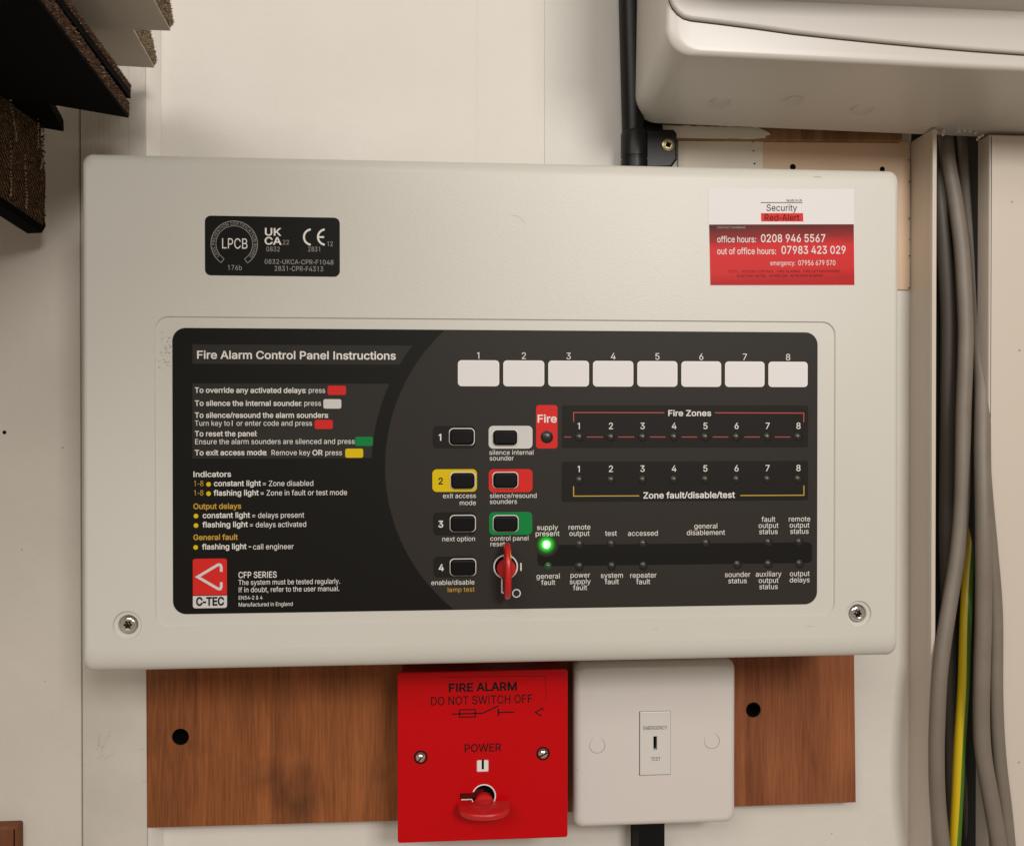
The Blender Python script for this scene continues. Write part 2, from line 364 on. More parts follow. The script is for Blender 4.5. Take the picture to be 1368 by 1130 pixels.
load_glyphs(r'''
A480|16 0 201 509 276 509 463 0 395 0 287 302 264 372 232 478 245 478 213 371 191 302 85 0|110 142 110 199 370 199 370 142
B456|60 0 60 509 241 509 274 507 304 501 329 491 350 477 367 461 381 442 390 421 396 398 398 374 395 344 387 320 373 301 356 286 336 275 315 267 315 262 339 257 363 245 385 227 402 203 411 184 416 161 418 136 416 111 410 88 400 67 386 48 368 31 344 18 317 8 284 2 247 0|125 57 245 57 281 60 309 67 330 80 344 96 353 115 355 137 352 161 342 184 327 203 306 218 279 228 248 231 125 231|125 285 238 285 265 288 288 296 308 309 323 326 333 348 336 372 333 393 326 412 313 429 294 442 270 449 240 452 125 452
C510|267 -7 225 -3 186 7 150 25 119 49 92 79 70 115 53 157 44 203 40 254 44 305 53 352 70 393 92 429 119 459 150 484 186 501 225 512 267 516 293 514 317 511 340 504 362 496 383 485 402 471 419 456 435 438 448 418 459 397 467 373 473 348 408 348 401 373 389 395 375 413 357 428 337 440 315 449 292 454 267 456 237 453 209 445 184 432 161 414 141 391 125 364 113 332 106 295 103 254 106 213 113 177 125 145 141 117 161 94 184 76 210 63 237 56 267 53 292 55 315 60 337 69 357 81 375 96 389 114 401 136 408 160 473 160 467 135 459 112 448 91 435 71 420 53 402 38 383 24 363 13 341 5 317 -2 293 -6
D502|219 0 96 0 96 57 215 57 254 60 288 68 318 81 343 99 363 122 379 149 390 181 397 216 399 255 397 294 390 329 379 361 364 388 344 410 320 428 291 441 258 449 221 452 93 452 93 509 225 509 273 505 315 495 353 478 385 455 412 426 433 391 449 351 458 306 462 255 458 205 449 159 433 119 411 83 384 54 351 31 312 14 268 3|125 509 125 0 60 0 60 509
E419|60 0 60 509 372 509 372 452 125 452 125 286 355 286 355 229 125 229 125 57 375 57 375 0
F410|60 0 60 509 369 509 369 452 125 452 125 278 346 278 346 221 125 221 125 0
G520|269 -7 225 -3 185 7 149 25 118 49 91 79 69 116 53 157 43 203 40 254 43 305 53 352 69 393 91 429 117 459 149 484 184 501 223 512 265 516 291 514 316 510 340 504 363 494 384 483 403 469 421 453 436 436 449 416 460 395 468 373 474 349 408 349 399 372 387 393 373 411 356 427 337 439 315 448 291 454 265 456 236 453 209 445 183 432 160 414 141 392 125 364 113 332 106 295 103 254 106 213 113 177 125 145 141 117 161 95 184 76 210 63 238 56 269 53 296 55 322 61 345 71 365 85 382 102 396 123 407 147 413 173 415 202 434 199 283 199 283 256 478 256 478 200 475 160 466 124 451 91 431 62 406 38 377 19 344 5 308 -4
H517|60 0 60 509 125 509 125 289 392 289 392 509 457 509 457 0 392 0 392 232 125 232 125 0
I301|31 0 31 57 118 57 118 452 31 452 31 509 269 509 269 452 183 452 183 57 269 57 269 0
K467|104 145 104 216 139 261 174 303 212 344 364 509 448 509 231 276 228 276|60 0 60 509 125 509 125 334 124 225 125 193 125 0|372 0 188 259 228 309 449 0
L393|60 0 60 509 125 509 125 57 361 57 361 0
M628|60 0 60 509 152 509 277 187 287 159 299 123 311 84 322 49 307 49 318 83 330 121 342 158 352 187 476 509 568 509 568 0 504 0 504 291 504 327 505 369 506 413 507 457 513 457 498 409 482 363 467 322 456 291 342 0 286 0 170 291 159 321 145 361 129 408 112 457 119 457 120 416 121 372 122 328 122 291 122 0
N523|60 0 60 509 136 509 343 183 363 151 388 107 414 55 405 54 401 108 399 157 399 195 399 509 463 509 463 0 387 0 202 290 177 331 148 381 108 452 119 454 122 384 124 328 125 291 125 0
O533|267 -7 225 -3 186 7 150 25 119 49 92 79 70 115 53 157 44 203 40 254 44 305 53 352 70 393 92 429 119 459 150 484 186 501 225 512 267 516 309 512 348 501 384 484 415 459 442 429 464 393 480 352 490 305 493 254 490 203 480 157 464 115 442 79 415 49 384 25 348 7 309 -3|267 53 296 55 324 63 349 76 372 94 392 116 408 144 420 176 428 213 430 254 428 295 420 332 408 365 392 392 372 415 349 433 324 446 296 453 267 456 237 453 210 445 184 433 161 415 142 392 125 364 113 332 106 295 103 254 106 213 113 176 125 144 142 117 161 94 184 76 210 63 237 55
P445|60 0 60 509 235 509 272 506 305 499 332 487 356 471 375 452 390 430 400 404 407 377 409 348 407 318 400 291 390 265 375 243 356 223 332 207 305 195 272 188 235 186 109 186 109 242 233 242 257 244 279 248 297 256 318 272 333 294 342 319 344 348 342 376 333 402 318 423 297 439 279 446 257 451 232 452 125 452 125 0
R449|60 0 60 509 236 509 273 506 305 500 333 489 356 473 376 455 390 433 401 408 407 381 409 352 407 323 401 296 390 271 376 250 356 232 333 217 305 206 273 200 236 198 96 198 96 255 234 255 258 256 280 260 298 267 319 281 334 300 342 324 345 352 342 380 334 405 319 425 298 440 279 446 258 451 233 452 125 452 125 0|353 0 230 229 303 229 428 0
S447|224 -9 188 -7 156 -1 128 9 102 23 81 40 64 60 51 83 42 109 38 137 104 137 110 110 123 88 142 71 166 59 194 52 224 49 246 50 267 54 286 60 311 74 329 92 341 114 346 139 342 161 332 179 316 193 296 205 245 222 184 239 145 253 112 269 86 289 67 313 56 341 52 372 54 400 62 425 75 448 92 468 113 484 138 498 165 508 195 514 227 516 259 514 289 508 316 498 340 484 360 468 377 449 390 427 398 403 401 378 337 378 332 402 320 421 302 437 280 449 254 456 225 459 194 456 167 448 145 435 129 418 118 398 115 376 119 352 131 334 148 319 169 308 212 293 264 279 312 264 336 252 359 238 379 220 395 198 402 180 407 161 408 139 406 112 399 87 386 64 370 43 349 25 323 11 294 0 261 -7
T449|32 452 32 509 417 509 417 452 257 452 257 0 193 0 193 452
U517|259 -8 220 -6 186 2 154 15 126 33 103 55 85 80 71 108 63 140 60 173 60 509 124 509 124 178 126 155 132 133 141 113 153 95 169 80 187 68 208 59 232 53 259 52 285 53 309 59 331 68 349 80 364 95 377 113 385 133 391 155 393 178 393 509 457 509 457 173 454 140 446 108 433 80 414 55 391 33 363 15 332 2 297 -6
V480|204 0 16 509 84 509 192 206 215 137 248 31 235 31 267 138 290 206 395 509 463 509 278 0
W686|155 0 16 509 82 509 163 196 175 145 187 94 197 40 189 40 200 94 211 145 224 196 306 509 380 509 462 196 474 145 486 94 497 40 488 40 499 94 510 145 523 196 603 509 670 509 530 0 455 0 368 323 351 391 336 475 350 475 335 395 318 323 230 0
X474|18 0 217 284 217 236 29 509 104 509 178 400 204 361 223 329 243 292 232 292 252 329 272 361 298 400 374 509 446 509 259 239 259 287 456 0 382 0 292 129 268 165 250 195 230 231 244 231 225 196 206 166 182 129 91 0
Y472|203 0 203 208 16 509 91 509 192 344 222 292 250 230 224 230 251 293 280 344 381 509 455 509 268 208 268 0
Z438|42 0 42 46 273 385 306 431 341 476 348 454 285 452 223 452 40 452 40 509 397 509 397 462 169 129 134 81 97 33 90 54 152 57 214 57 399 57 399 0
J396|185 -7 143 -2 106 11 75 33 52 63 38 100 33 145 33 173 98 173 98 145 100 117 108 93 122 74 139 61 160 53 185 50 209 53 230 61 248 74 261 93 269 117 272 145 272 509 336 509 336 145 332 100 318 63 294 33 263 11 227 -2
Q533|245 159 313 159 369 85 384 65 468 -48 401 -48 346 27 331 46|267 -7 225 -3 186 7 150 25 119 49 92 79 70 115 53 157 44 203 40 254 44 305 53 352 70 393 92 429 119 459 150 484 186 501 225 512 267 516 309 512 348 501 384 484 415 459 442 429 464 393 480 352 490 305 493 254 490 203 480 157 464 115 442 79 415 49 384 25 348 7 309 -3|267 53 296 55 324 63 349 76 372 94 392 116 408 144 420 176 428 213 430 254 428 295 420 332 408 365 392 392 372 415 349 433 324 446 296 453 267 456 237 453 210 445 184 433 161 415 142 392 125 364 113 332 106 295 103 254 106 213 113 176 125 144 142 117 161 94 184 76 210 63 237 55
a389|160 -9 137 -7 115 -3 94 5 76 15 60 29 48 45 38 63 32 84 30 108 34 138 43 161 58 179 78 193 100 203 125 211 178 220 234 227 252 230 265 235 273 243 276 255 276 257 273 279 267 297 256 311 240 322 220 329 196 331 171 329 149 322 132 313 118 301 107 288 100 274 41 291 51 313 64 331 79 346 95 358 114 368 133 375 153 380 173 383 194 384 239 379 263 372 286 360 306 343 322 320 330 301 335 278 337 251 337 0 277 0 277 52 272 52 252 25 236 12 215 1 190 -6|170 45 202 49 228 59 248 74 263 93 272 115 276 138 276 190 259 182 231 176 200 171 175 168 134 159 117 150 103 139 95 124 92 105 94 87 102 72 114 61 130 52 149 47
b424|229 -8 198 -5 172 4 153 17 138 31 118 59 112 59 112 0 53 0 53 509 114 509 114 319 118 319 137 346 152 360 171 373 197 381 229 384 259 382 287 374 313 361 335 342 354 320 370 293 381 261 388 227 390 189 388 151 381 116 370 84 355 57 336 34 313 16 288 3 260 -6|220 47 242 49 262 55 279 66 294 80 306 97 316 117 323 139 327 163 328 189 327 215 323 239 316 261 307 281 295 298 280 311 262 322 243 328 220 330 198 328 178 322 161 312 147 299 134 282 125 263 118 241 114 216 113 189 114 162 118 138 125 115 135 95 147 78 162 65 179 55 198 49
c396|207 -8 174 -5 144 3 117 16 93 35 72 58 56 85 44 116 37 150 34 187 37 225 44 260 56 291 72 318 93 341 117 360 144 374 174 382 207 384 234 383 260 377 284 368 305 356 324 341 340 322 353 301 362 277 303 262 290 289 270 311 242 325 207 330 184 328 163 321 145 310 130 296 118 278 108 258 102 236 98 212 96 187 98 163 102 139 108 117 118 97 130 80 145 66 163 55 184 49 207 46 243 52 271 66 292 89 304 117 363 102 354 78 341 56 325 37 306 21 285 9 261 -1 235 -6
d424|195 -8 165 -6 137 3 111 16 89 34 70 57 55 84 43 116 36 151 34 189 36 227 43 261 55 293 70 320 89 342 112 361 137 374 165 382 196 384 228 381 253 373 272 360 287 346 306 319 311 319 311 509 372 509 372 0 313 0 313 59 307 59 287 31 272 17 252 4 227 -5|205 47 226 49 246 55 263 65 278 78 290 95 299 115 306 138 310 162 312 189 310 216 306 241 300 263 290 282 278 299 263 312 246 322 227 328 205 330 182 328 162 322 145 311 130 298 118 281 108 261 102 239 98 215 96 189 98 163 102 139 109 117 118 97 130 80 145 66 162 55 182 49
e404|212 -8 177 -5 145 3 117 16 92 35 72 58 56 85 44 116 37 150 34 187 36 224 44 258 55 290 71 317 91 340 115 359 142 373 172 382 205 384 226 383 246 380 266 374 285 366 303 355 319 341 334 324 347 305 357 282 365 256 370 227 371 194 371 169 75 169 75 221 338 221 310 202 308 226 304 248 298 269 283 294 263 314 237 326 205 330 183 328 164 323 146 313 125 294 109 270 99 241 96 211 96 178 98 151 102 127 110 106 121 88 135 73 151 61 169 53 190 48 212 46 234 48 254 53 271 61 285 73 297 88 306 105 365 91 353 63 335 39 320 26 302 14 283 4 261 -3 237 -7
f254|228 379 228 327 6 327 6 379|81 0 81 432 84 461 96 486 113 505 135 519 161 527 187 530 222 527 243 521 227 468 215 472 195 474 171 470 154 460 145 443 142 419 142 0
g425|207 -151 180 -149 156 -146 134 -140 105 -127 82 -110 64 -91 51 -69 101 -41 122 -66 136 -78 154 -88 178 -95 207 -97 236 -95 261 -87 282 -75 298 -58 308 -34 311 -6 311 68 306 68 287 41 272 28 252 16 227 8 195 5 165 7 138 14 113 27 90 43 71 65 55 90 43 120 36 154 34 191 36 229 43 263 55 293 71 320 90 342 112 361 138 374 166 382 196 384 228 382 253 373 273 360 288 346 308 319 313 319 313 379 372 379 372 -9 370 -40 363 -67 350 -90 334 -109 314 -124 291 -136 265 -144 237 -149|205 59 227 61 246 66 264 75 285 95 300 121 307 142 311 166 312 193 311 219 307 242 300 264 291 283 279 299 264 312 247 322 227 328 205 330 182 328 163 322 145 312 130 298 118 282 109 262 102 241 98 218 96 193 98 167 102 144 109 123 124 96 145 76 163 66 183 61
h410|114 227 114 0 53 0 53 509 114 509 114 287 102 287 116 319 132 344 152 362 175 374 200 382 227 384 252 383 275 377 295 369 313 356 328 340 341 321 350 298 355 271 357 240 357 0 296 0 296 235 293 263 286 286 273 304 256 318 235 326 210 329 184 326 161 317 141 303 126 283 117 257
i167|53 0 53 379 114 379 114 0|84 443 67 446 54 455 44 468 41 483 44 499 54 512 67 521 84 524 100 521 114 512 123 499 126 483 123 468 114 455 100 446
j167|53 379 114 379 114 -30 112 -52 108 -72 102 -90 86 -113 65 -129 47 -137 27 -141 4 -143 -10 -143 -10 -87 2 -87 25 -83 40 -72 50 -54 53 -29|83 443 67 446 53 455 44 468 41 483 44 499 53 512 67 521 83 524 100 521 114 512 123 499 126 483 123 468 114 455 100 446
k381|110 137 110 212 121 212 284 379 360 379 184 199 177 199|53 0 53 509 114 509 114 0|294 0 148 186 191 229 372 0
l189|139 -2 112 0 91 8 74 20 62 37 55 59 53 84 53 509 114 509 114 99 115 77 120 62 130 54 146 52 160 53 170 54 181 3 162 -1
m610|53 0 53 379 112 379 112 295 108 295 118 323 132 346 151 363 172 376 195 384 219 386 245 383 268 375 287 361 303 342 314 320 321 295 312 295 322 321 337 343 357 361 381 375 407 383 437 386 458 385 478 380 497 372 514 361 529 346 541 328 550 307 555 283 557 255 557 0 496 0 496 254 493 279 485 298 473 313 447 326 419 330 395 328 374 320 358 307 345 290 338 270 335 247 335 0 274 0 274 260 269 288 253 311 229 326 199 330 178 328 158 320 140 307 126 289 117 266 114 238 114 0
n410|114 227 114 0 53 0 53 379 112 379 112 287 102 287 116 319 132 344 152 362 175 374 200 382 227 384 252 383 275 377 295 369 313 356 328 340 341 321 350 298 355 271 357 240 357 0 296 0 296 235 293 263 286 286 273 304 256 318 235 326 210 329 184 326 161 317 141 303 126 283 117 257
o415|207 -8 174 -5 144 3 117 16 93 35 72 58 56 85 44 116 37 150 34 187 37 225 44 260 56 291 72 318 93 341 117 360 144 374 174 382 207 384 241 382 271 374 299 360 323 341 343 318 359 291 371 260 379 225 381 187 379 150 371 116 359 85 343 58 323 35 299 16 271 3 241 -5|207 46 231 49 252 55 270 66 285 80 298 97 307 117 314 139 318 163 319 187 318 212 314 236 307 258 298 278 285 296 270 310 252 321 231 328 207 330 184 328 163 321 145 310 130 296 118 278 108 258 102 236 98 212 96 187 98 163 102 139 108 117 118 97 130 80 145 66 163 55 184 49
p424|53 -143 53 379 112 379 112 319 118 319 137 346 152 360 171 373 197 381 229 384 259 382 287 374 313 361 335 342 354 320 370 293 381 261 388 227 390 189 388 151 381 116 370 84 355 57 336 34 313 16 288 3 260 -6 229 -8 198 -5 173 4 153 17 138 31 118 59 114 59 114 -143|220 47 242 49 262 55 279 66 294 80 306 97 316 117 323 139 327 163 328 189 327 215 323 239 316 261 307 281 295 298 280 311 262 322 243 328 220 330 198 328 178 322 161 312 147 299 134 282 125 263 118 241 114 216 113 189 114 162 118 138 125 115 135 95 147 78 162 65 179 55 198 49
q424|372 -143 311 -143 311 59 306 59 287 31 272 17 252 4 227 -5 195 -8 165 -6 137 3 111 16 89 34 70 57 55 84 43 116 36 151 34 189 36 227 43 261 55 293 70 320 89 342 112 361 137 374 165 382 196 384 228 381 253 373 272 360 287 346 307 319 313 319 313 379 372 379|205 47 226 49 246 55 263 65 278 78 290 95 299 115 306 138 310 162 312 189 310 216 306 241 300 263 290 282 278 299 263 312 246 322 227 328 205 330 182 328 162 322 145 311 130 298 118 281 108 261 102 239 98 215 96 189 98 163 102 139 109 117 118 97 130 80 145 66 162 55 182 49
r259|53 0 53 379 112 379 112 321 115 321 130 347 152 367 171 377 191 383 213 385 229 384 243 384 243 322 230 324 207 326 182 323 159 315 140 301 126 284 117 262 114 237 114 0
s365|182 -8 157 -7 133 -3 112 3 93 12 76 24 62 38 50 54 41 73 36 94 94 107 105 79 124 60 150 49 181 45 206 47 227 53 244 62 262 81 268 103 265 121 254 136 237 147 212 155 149 170 118 180 92 192 72 208 58 227 50 249 47 274 49 295 55 314 65 332 79 347 95 360 115 370 137 378 161 383 187 384 212 383 234 379 254 372 279 358 299 339 314 316 324 290 268 277 258 298 243 316 219 328 187 333 156 329 131 317 114 299 109 277 112 258 124 243 144 232 172 223 229 209 261 200 287 187 306 171 320 153 328 131 331 107 329 85 323 65 312 47 298 31 281 18 260 6 236 -2 210 -7
t227|204 379 204 327 6 327 6 379|65 471 126 471 126 98 128 76 136 61 150 53 170 50 185 51 202 54 213 2 192 -3 168 -4 138 -1 113 7 92 21 77 41 68 64 65 93
u410|182 -5 158 -3 135 2 115 11 97 23 82 39 69 59 60 82 54 109 53 139 53 379 114 379 114 144 116 117 124 94 137 75 154 61 175 53 200 50 226 53 249 62 268 77 283 97 293 122 296 153 296 379 357 379 357 0 298 0 298 92 307 92 294 60 277 35 257 17 234 5 209 -3
v389|163 0 17 379 84 379 165 155 187 87 206 21 184 21 203 87 224 155 305 379 371 379 226 0
w567|138 0 23 379 87 379 133 214 154 137 175 41 165 41 186 135 206 214 252 379 316 379 362 214 382 136 402 41 391 41 413 135 434 214 480 379 545 379 429 0 368 0 319 172 305 225 291 280 277 338 291 338 277 280 263 225 248 172 199 0
x379|21 0 171 218 171 171 29 379 100 379 147 306 179 253 207 206 175 206 202 253 233 306 282 379 352 379 209 169 209 214 358 0 287 0 231 85 200 136 173 182 205 182 178 136 148 85 91 0
y389|47 -139 61 -86 71 -87 88 -90 104 -89 118 -84 130 -74 141 -58 151 -36 163 -1 17 379 84 379 165 155 187 87 206 21 184 21 202 87 224 155 305 379 371 379 204 -58 191 -85 177 -107 159 -124 139 -136 117 -143 91 -145 65 -143
z380|42 0 42 46 254 320 254 323 48 323 48 379 333 379 333 331 126 60 126 56 339 56 339 0
0453|227 -7 191 -3 158 7 130 24 105 48 85 77 69 113 57 155 50 202 48 254 50 306 57 353 69 395 85 431 106 461 130 484 159 502 191 512 227 516 262 512 295 502 323 484 348 461 368 431 384 395 396 353 403 306 405 254 403 202 396 155 384 113 368 77 348 48 323 24 295 7 263 -3|227 50 250 52 271 60 290 74 306 92 320 116 330 144 338 176 342 213 344 254 342 295 338 332 330 365 320 393 306 416 290 435 271 449 250 457 227 460 203 457 182 449 163 435 147 416 134 393 123 365 115 332 111 295 109 254 111 213 115 176 123 144 134 116 147 92 163 74 182 60 203 52
1453|76 0 76 55 391 55 391 0|276 509 276 0 212 0 212 448 209 448 86 358 86 427 198 509
2453|64 0 64 47 234 229 282 282 299 305 311 327 318 348 320 371 317 397 308 419 293 436 273 449 250 457 224 460 196 457 172 447 153 433 139 413 130 390 127 362 66 362 68 391 75 418 86 442 102 464 121 482 143 496 168 507 196 513 225 516 254 513 281 507 306 497 328 482 346 465 361 445 372 423 379 398 381 372 378 345 371 318 363 299 351 280 336 259 267 180 153 60 153 57 389 57 389 0
3453|218 -7 188 -5 159 1 133 10 108 22 88 38 70 57 57 79 48 104 44 132 109 132 115 107 126 87 144 71 165 59 191 52 219 50 248 53 275 61 297 74 315 93 325 116 329 145 326 172 316 196 299 217 275 234 254 241 229 246 201 248 157 248 157 299 288 448 288 452 70 452 70 509 372 509 372 461 211 278 211 289 247 290 279 286 308 276 333 262 354 244 371 222 383 198 391 173 393 145 390 116 383 90 370 66 354 45 333 27 309 12 281 2 251 -5
4453|40 105 40 158 247 509 311 509 109 166 109 163 413 163 413 105|282 0 282 121 282 146 282 318 343 318 343 0
5453|221 -7 192 -5 165 1 140 11 118 25 99 41 83 60 71 82 63 105 60 130 122 130 127 108 138 89 154 73 173 60 196 52 221 50 250 53 276 64 298 82 314 104 324 131 328 162 326 183 321 203 314 221 297 244 275 262 248 273 218 277 192 275 167 268 145 258 128 246 67 253 96 509 366 509 366 452 151 452 134 301 136 301 155 315 178 325 203 331 229 334 252 332 274 328 294 321 313 311 330 299 345 285 358 269 370 251 379 231 386 210 390 187 391 163 388 132 381 102 369 76 352 52 332 32 309 15 282 3 253 -4
6453|226 -7 196 -4 168 3 142 15 119 31 100 51 84 74 73 101 66 130 64 162 65 187 71 212 80 239 93 268 112 302 137 340 252 509 322 509 151 261 145 261 154 275 165 288 179 299 196 307 214 312 235 314 265 312 291 305 316 295 337 280 355 262 370 240 380 215 387 187 389 157 387 127 379 98 368 73 352 50 333 30 310 14 284 3 257 -4|226 48 254 52 279 63 299 79 314 101 324 128 327 157 324 187 314 213 299 235 279 251 254 262 226 265 198 262 174 252 153 235 138 214 128 188 125 158 128 128 138 102 153 79 174 63 198 52
7453|97 0 323 448 323 452 62 452 62 509 391 509 391 449 165 0
8453|226 -7 193 -5 163 1 136 11 111 25 91 42 74 62 62 84 54 109 52 135 53 156 58 176 65 195 81 220 101 241 125 256 153 265 153 267 129 276 109 289 93 308 80 330 73 354 70 380 73 405 79 429 90 450 106 469 124 485 146 498 170 508 197 514 226 516 255 514 282 508 306 498 328 485 346 469 361 450 373 429 379 405 382 380 379 354 372 330 359 308 343 289 323 276 300 267 300 265 327 256 351 241 372 220 387 195 395 176 399 156 401 135 398 109 391 84 378 62 362 42 341 25 317 11 289 1 259 -5|226 49 258 52 285 60 307 74 323 91 333 113 337 139 333 165 322 189 305 208 283 223 256 232 226 235 196 232 169 223 147 208 130 189 119 165 115 139 119 113 129 91 145 74 167 60 185 54 205 50|226 290 252 292 274 300 293 313 307 330 316 351 319 376 316 399 308 420 294 437 275 449 252 457 226 460 200 457 177 449 159 437 145 420 136 399 133 376 136 351 145 330 159 313 178 300 201 292
9453|226 516 256 513 285 506 310 494 333 478 352 458 368 434 380 408 387 378 389 347 387 322 382 296 373 270 359 240 340 207 315 168 200 0 130 0 301 248 307 248 299 234 287 221 273 210 257 202 238 196 218 195 188 197 161 203 137 214 116 229 98 247 83 269 72 294 66 321 64 352 66 382 73 411 85 436 101 459 120 479 143 494 168 506 196 513|226 460 199 457 174 446 154 429 138 407 129 381 125 352 129 322 138 295 154 274 174 257 199 247 226 243 254 247 279 257 299 273 314 295 324 321 327 350 324 381 314 407 299 429 279 446 254 457
:188|95 -4 78 -1 63 9 53 24 50 41 53 59 63 73 78 83 95 87 113 83 128 73 138 59 141 41 138 24 128 9 113 -1|95 271 78 274 63 284 53 299 50 316 53 334 63 349 78 359 95 362 113 359 128 349 138 334 141 316 138 299 128 284 113 274
-453|337 244 337 188 114 188 114 244
/249|235 533 71 -76 14 -76 178 533
.188|95 -4 78 -1 63 9 53 24 50 41 53 59 63 73 78 83 95 87 113 83 128 73 138 59 141 41 138 24 128 9 113 -1
,188|38 -119 68 71 137 71 84 -119
&448|197 -7 165 -5 136 1 110 12 88 26 69 42 54 62 43 84 36 108 34 133 37 163 47 189 63 213 85 235 140 279 216 335 237 352 255 375 260 389 262 405 258 427 245 445 226 457 201 461 184 459 168 453 155 444 145 431 139 416 137 399 139 380 145 363 169 327 204 284 438 0 364 0 171 231 121 293 108 310 96 327 87 344 78 370 75 398 77 420 82 440 91 458 109 481 134 499 154 507 176 512 200 513 224 512 246 507 266 499 290 482 308 459 320 433 324 404 322 382 315 362 305 342 291 325 256 293 154 217 135 202 121 188 110 174 100 154 97 131 100 108 109 87 124 70 143 57 166 49 193 46 223 50 251 59 269 69 286 81 301 95 315 112 327 131 336 151 343 174 348 198 349 224 408 224 406 194 403 167 397 144 385 115 371 92 345 62 333 47 315 30 294 17 271 7 246 -1 221 -5
=453|72 245 72 301 381 301 381 245|72 97 72 153 381 153 381 97
+453|198 34 198 364 255 364 255 34|61 172 61 226 391 226 391 172
 187|
''')
def text(s, u, v, cap, y, m, parent, width=None, align='l', bold=0.0, rot=0.0, sp=0.0, name='lettering'):
    mb = MB(); k = mpp(u, v, y); p = P(u, v, y)
    letters(mb, s, (p.x, p.z), cap*k, y, width*k if width else None, align, bold, rot, sp)
    return mb.build(name, M[m], parent, smooth=0)
def rect(u0, v0, u1, v1, y):                       # photograph box -> upright rectangle on the plane y
    a, b, c, d = P(u0, v0, y), P(u1, v0, y), P(u1, v1, y), P(u0, v1, y)
    return ((a.x+d.x)/2, (c.z+d.z)/2, (b.x+c.x)/2, (a.z+b.z)/2)
def quad(tl, tr, br, bl, y):
    a, b, c, d = P(*tl, y), P(*tr, y), P(*br, y), P(*bl, y)
    return ((a.x+d.x)/2, (c.z+d.z)/2, (b.x+c.x)/2, (a.z+b.z)/2)
def sheet(name, poly, y, m, parent, holes=()):
    mb = MB(); flat(mb, poly, y, holes); return mb.build(name, M[m], parent, smooth=0)

# ================================================================== WALL AND WHAT IS FIXED BEHIND THE PANEL
WY = 0.090                                          # the wall's face
mb = MB()
xl, xr, zt, zb = -.75, .75, .62, -.62
tk = [P(1216, 600, WY).x, P(1326, 600, WY).x]       # the opening where the cables run
flat(mb, [(xl, zb), (tk[0], zb), (tk[0], zt), (xl, zt)], WY)
wall = mb.build('wall', M['wall'], None, smooth=0, loc=(0, WY, 0)); tag(wall, kind='structure')
# pale finish coat that starts beside the conduit
jx = P(727, 100, WY).x; jx2 = P(636, 100, WY).x
for xa, xb_, za, nm in ((jx, P(1012, 100, WY).x, -.02, 'skim_coat'), (jx2, jx2+.0012, .10, 'wall_joint')):
    mb = MB(); slab(mb, [(xa, za), (xb_, za), (xb_, zt), (xa, zt)], WY-(.0007 if nm == 'skim_coat' else .00015), WY-.00005, bev=.0005 if nm == 'skim_coat' else 0, seg=2); mb.build(nm, M['skim'], wall, smooth=0)
# bare plaster behind the right end of the panel
q = quad((1019, 186), (1215, 188), (1215, 386), (1019, 386), WY-.001)
sc1, sc2 = P(1059, 223.5, WY-.001), P(1178.5, 226.5, WY-.001)
mb = MB(); slab(mb, [(q[0], q[1]), (q[2], q[1]), (q[2], q[3]), (q[0], q[3])], WY-.0012, WY-.0001, holes=[circ(sc1.x, sc1.z, .0017, 12)[::1], circ(sc2.x, sc2.z, .0015, 12)], hdep=.004)
mb.build('bare_plaster', M['plaster'], wall, smooth=0)
for s_, r_ in ((sc1, .0017), (sc2, .0015)): sheet('screw_hole', circ(s_.x, s_.z, r_*1.04, 12), WY-.00126, 'hole', wall)
q2 = quad((905, 184), (1018.5, 186), (1018.5, 300), (905, 300), WY-.001)
mb = MB(); slab(mb, [(q2[0], q2[1]), (q2[2], q2[1]), (q2[2], q2[3]), (q2[0], q2[3])], WY-.0022, WY-.0001, bev=.0004, seg=2)
mb.build('painted_plaster', M['flake'], wall, smooth=0)
mb = MB()
for u, v, r in ((1006, 190, 1.0), (1006.5, 202, 1.1), (1008, 219, 1.3), (1003, 196, .6), (1215, 200, .9), (1214, 214, 1), (1215, 243, 1.1), (1214.5, 292, 1.1), (1215, 342, 1.0), (1214.5, 385, 1.1), (1215, 320, .8)):
    p = P(u, v, WY-.0023); flat(mb, circ(p.x, p.z, r*mpp(u, v, WY), 7), WY-.0024)
mb.build('pinhole', M['hole'], wall, smooth=0)['kind'] = 'stuff'
for i, (u, v, r) in enumerate(((1111, 1113, .9),)):
    p = P(u, v, WY); mb = MB(); flat(mb, circ(p.x, p.z, r*mpp(u, v, WY), 7), WY-.0002); mb.build('pinhole', M['grink'], wall, smooth=0)
# lath and torn paint above the plaster
LA = thing('wall_batten', 'brown wood lath under the fuse box with torn cream paint at its left end', 'wood strip', P(1050, 180, .088))
a, b = P(884, 158, .084), P(1206, 188, .084)
mb = MB(); slab(mb, [(a.x, P(900, 186, .084).z), (b.x, P(1206, 188, .084).z), (b.x, P(1206, 168, .084).z), (a.x, P(884, 158, .084).z)], .0845, .0895, bev=.0006)
mb.build('lath', M['lath'], LA)
random.seed(3)
top = [(885+i*6, 167.5+i*.12+random.uniform(-.7, .9)) for i in range(22)]
tip = [(1022, 174.5), (1027, 177), (1029.5, 179.5), (1024, 180.5), (1023, 183.5), (1016, 184), (1008, 184.6)]
bot = [(1000-i*8, 184.6-i*.1+random.uniform(-.3, .3)) for i in range(15)]
poly = [(P(u, v, .083).x, P(u, v, .083).z) for u, v in (top+tip+bot)][::-1]
mb = MB(); slab(mb, poly, .0832, .0845); mb.build('torn_paint', M['flake'], LA)

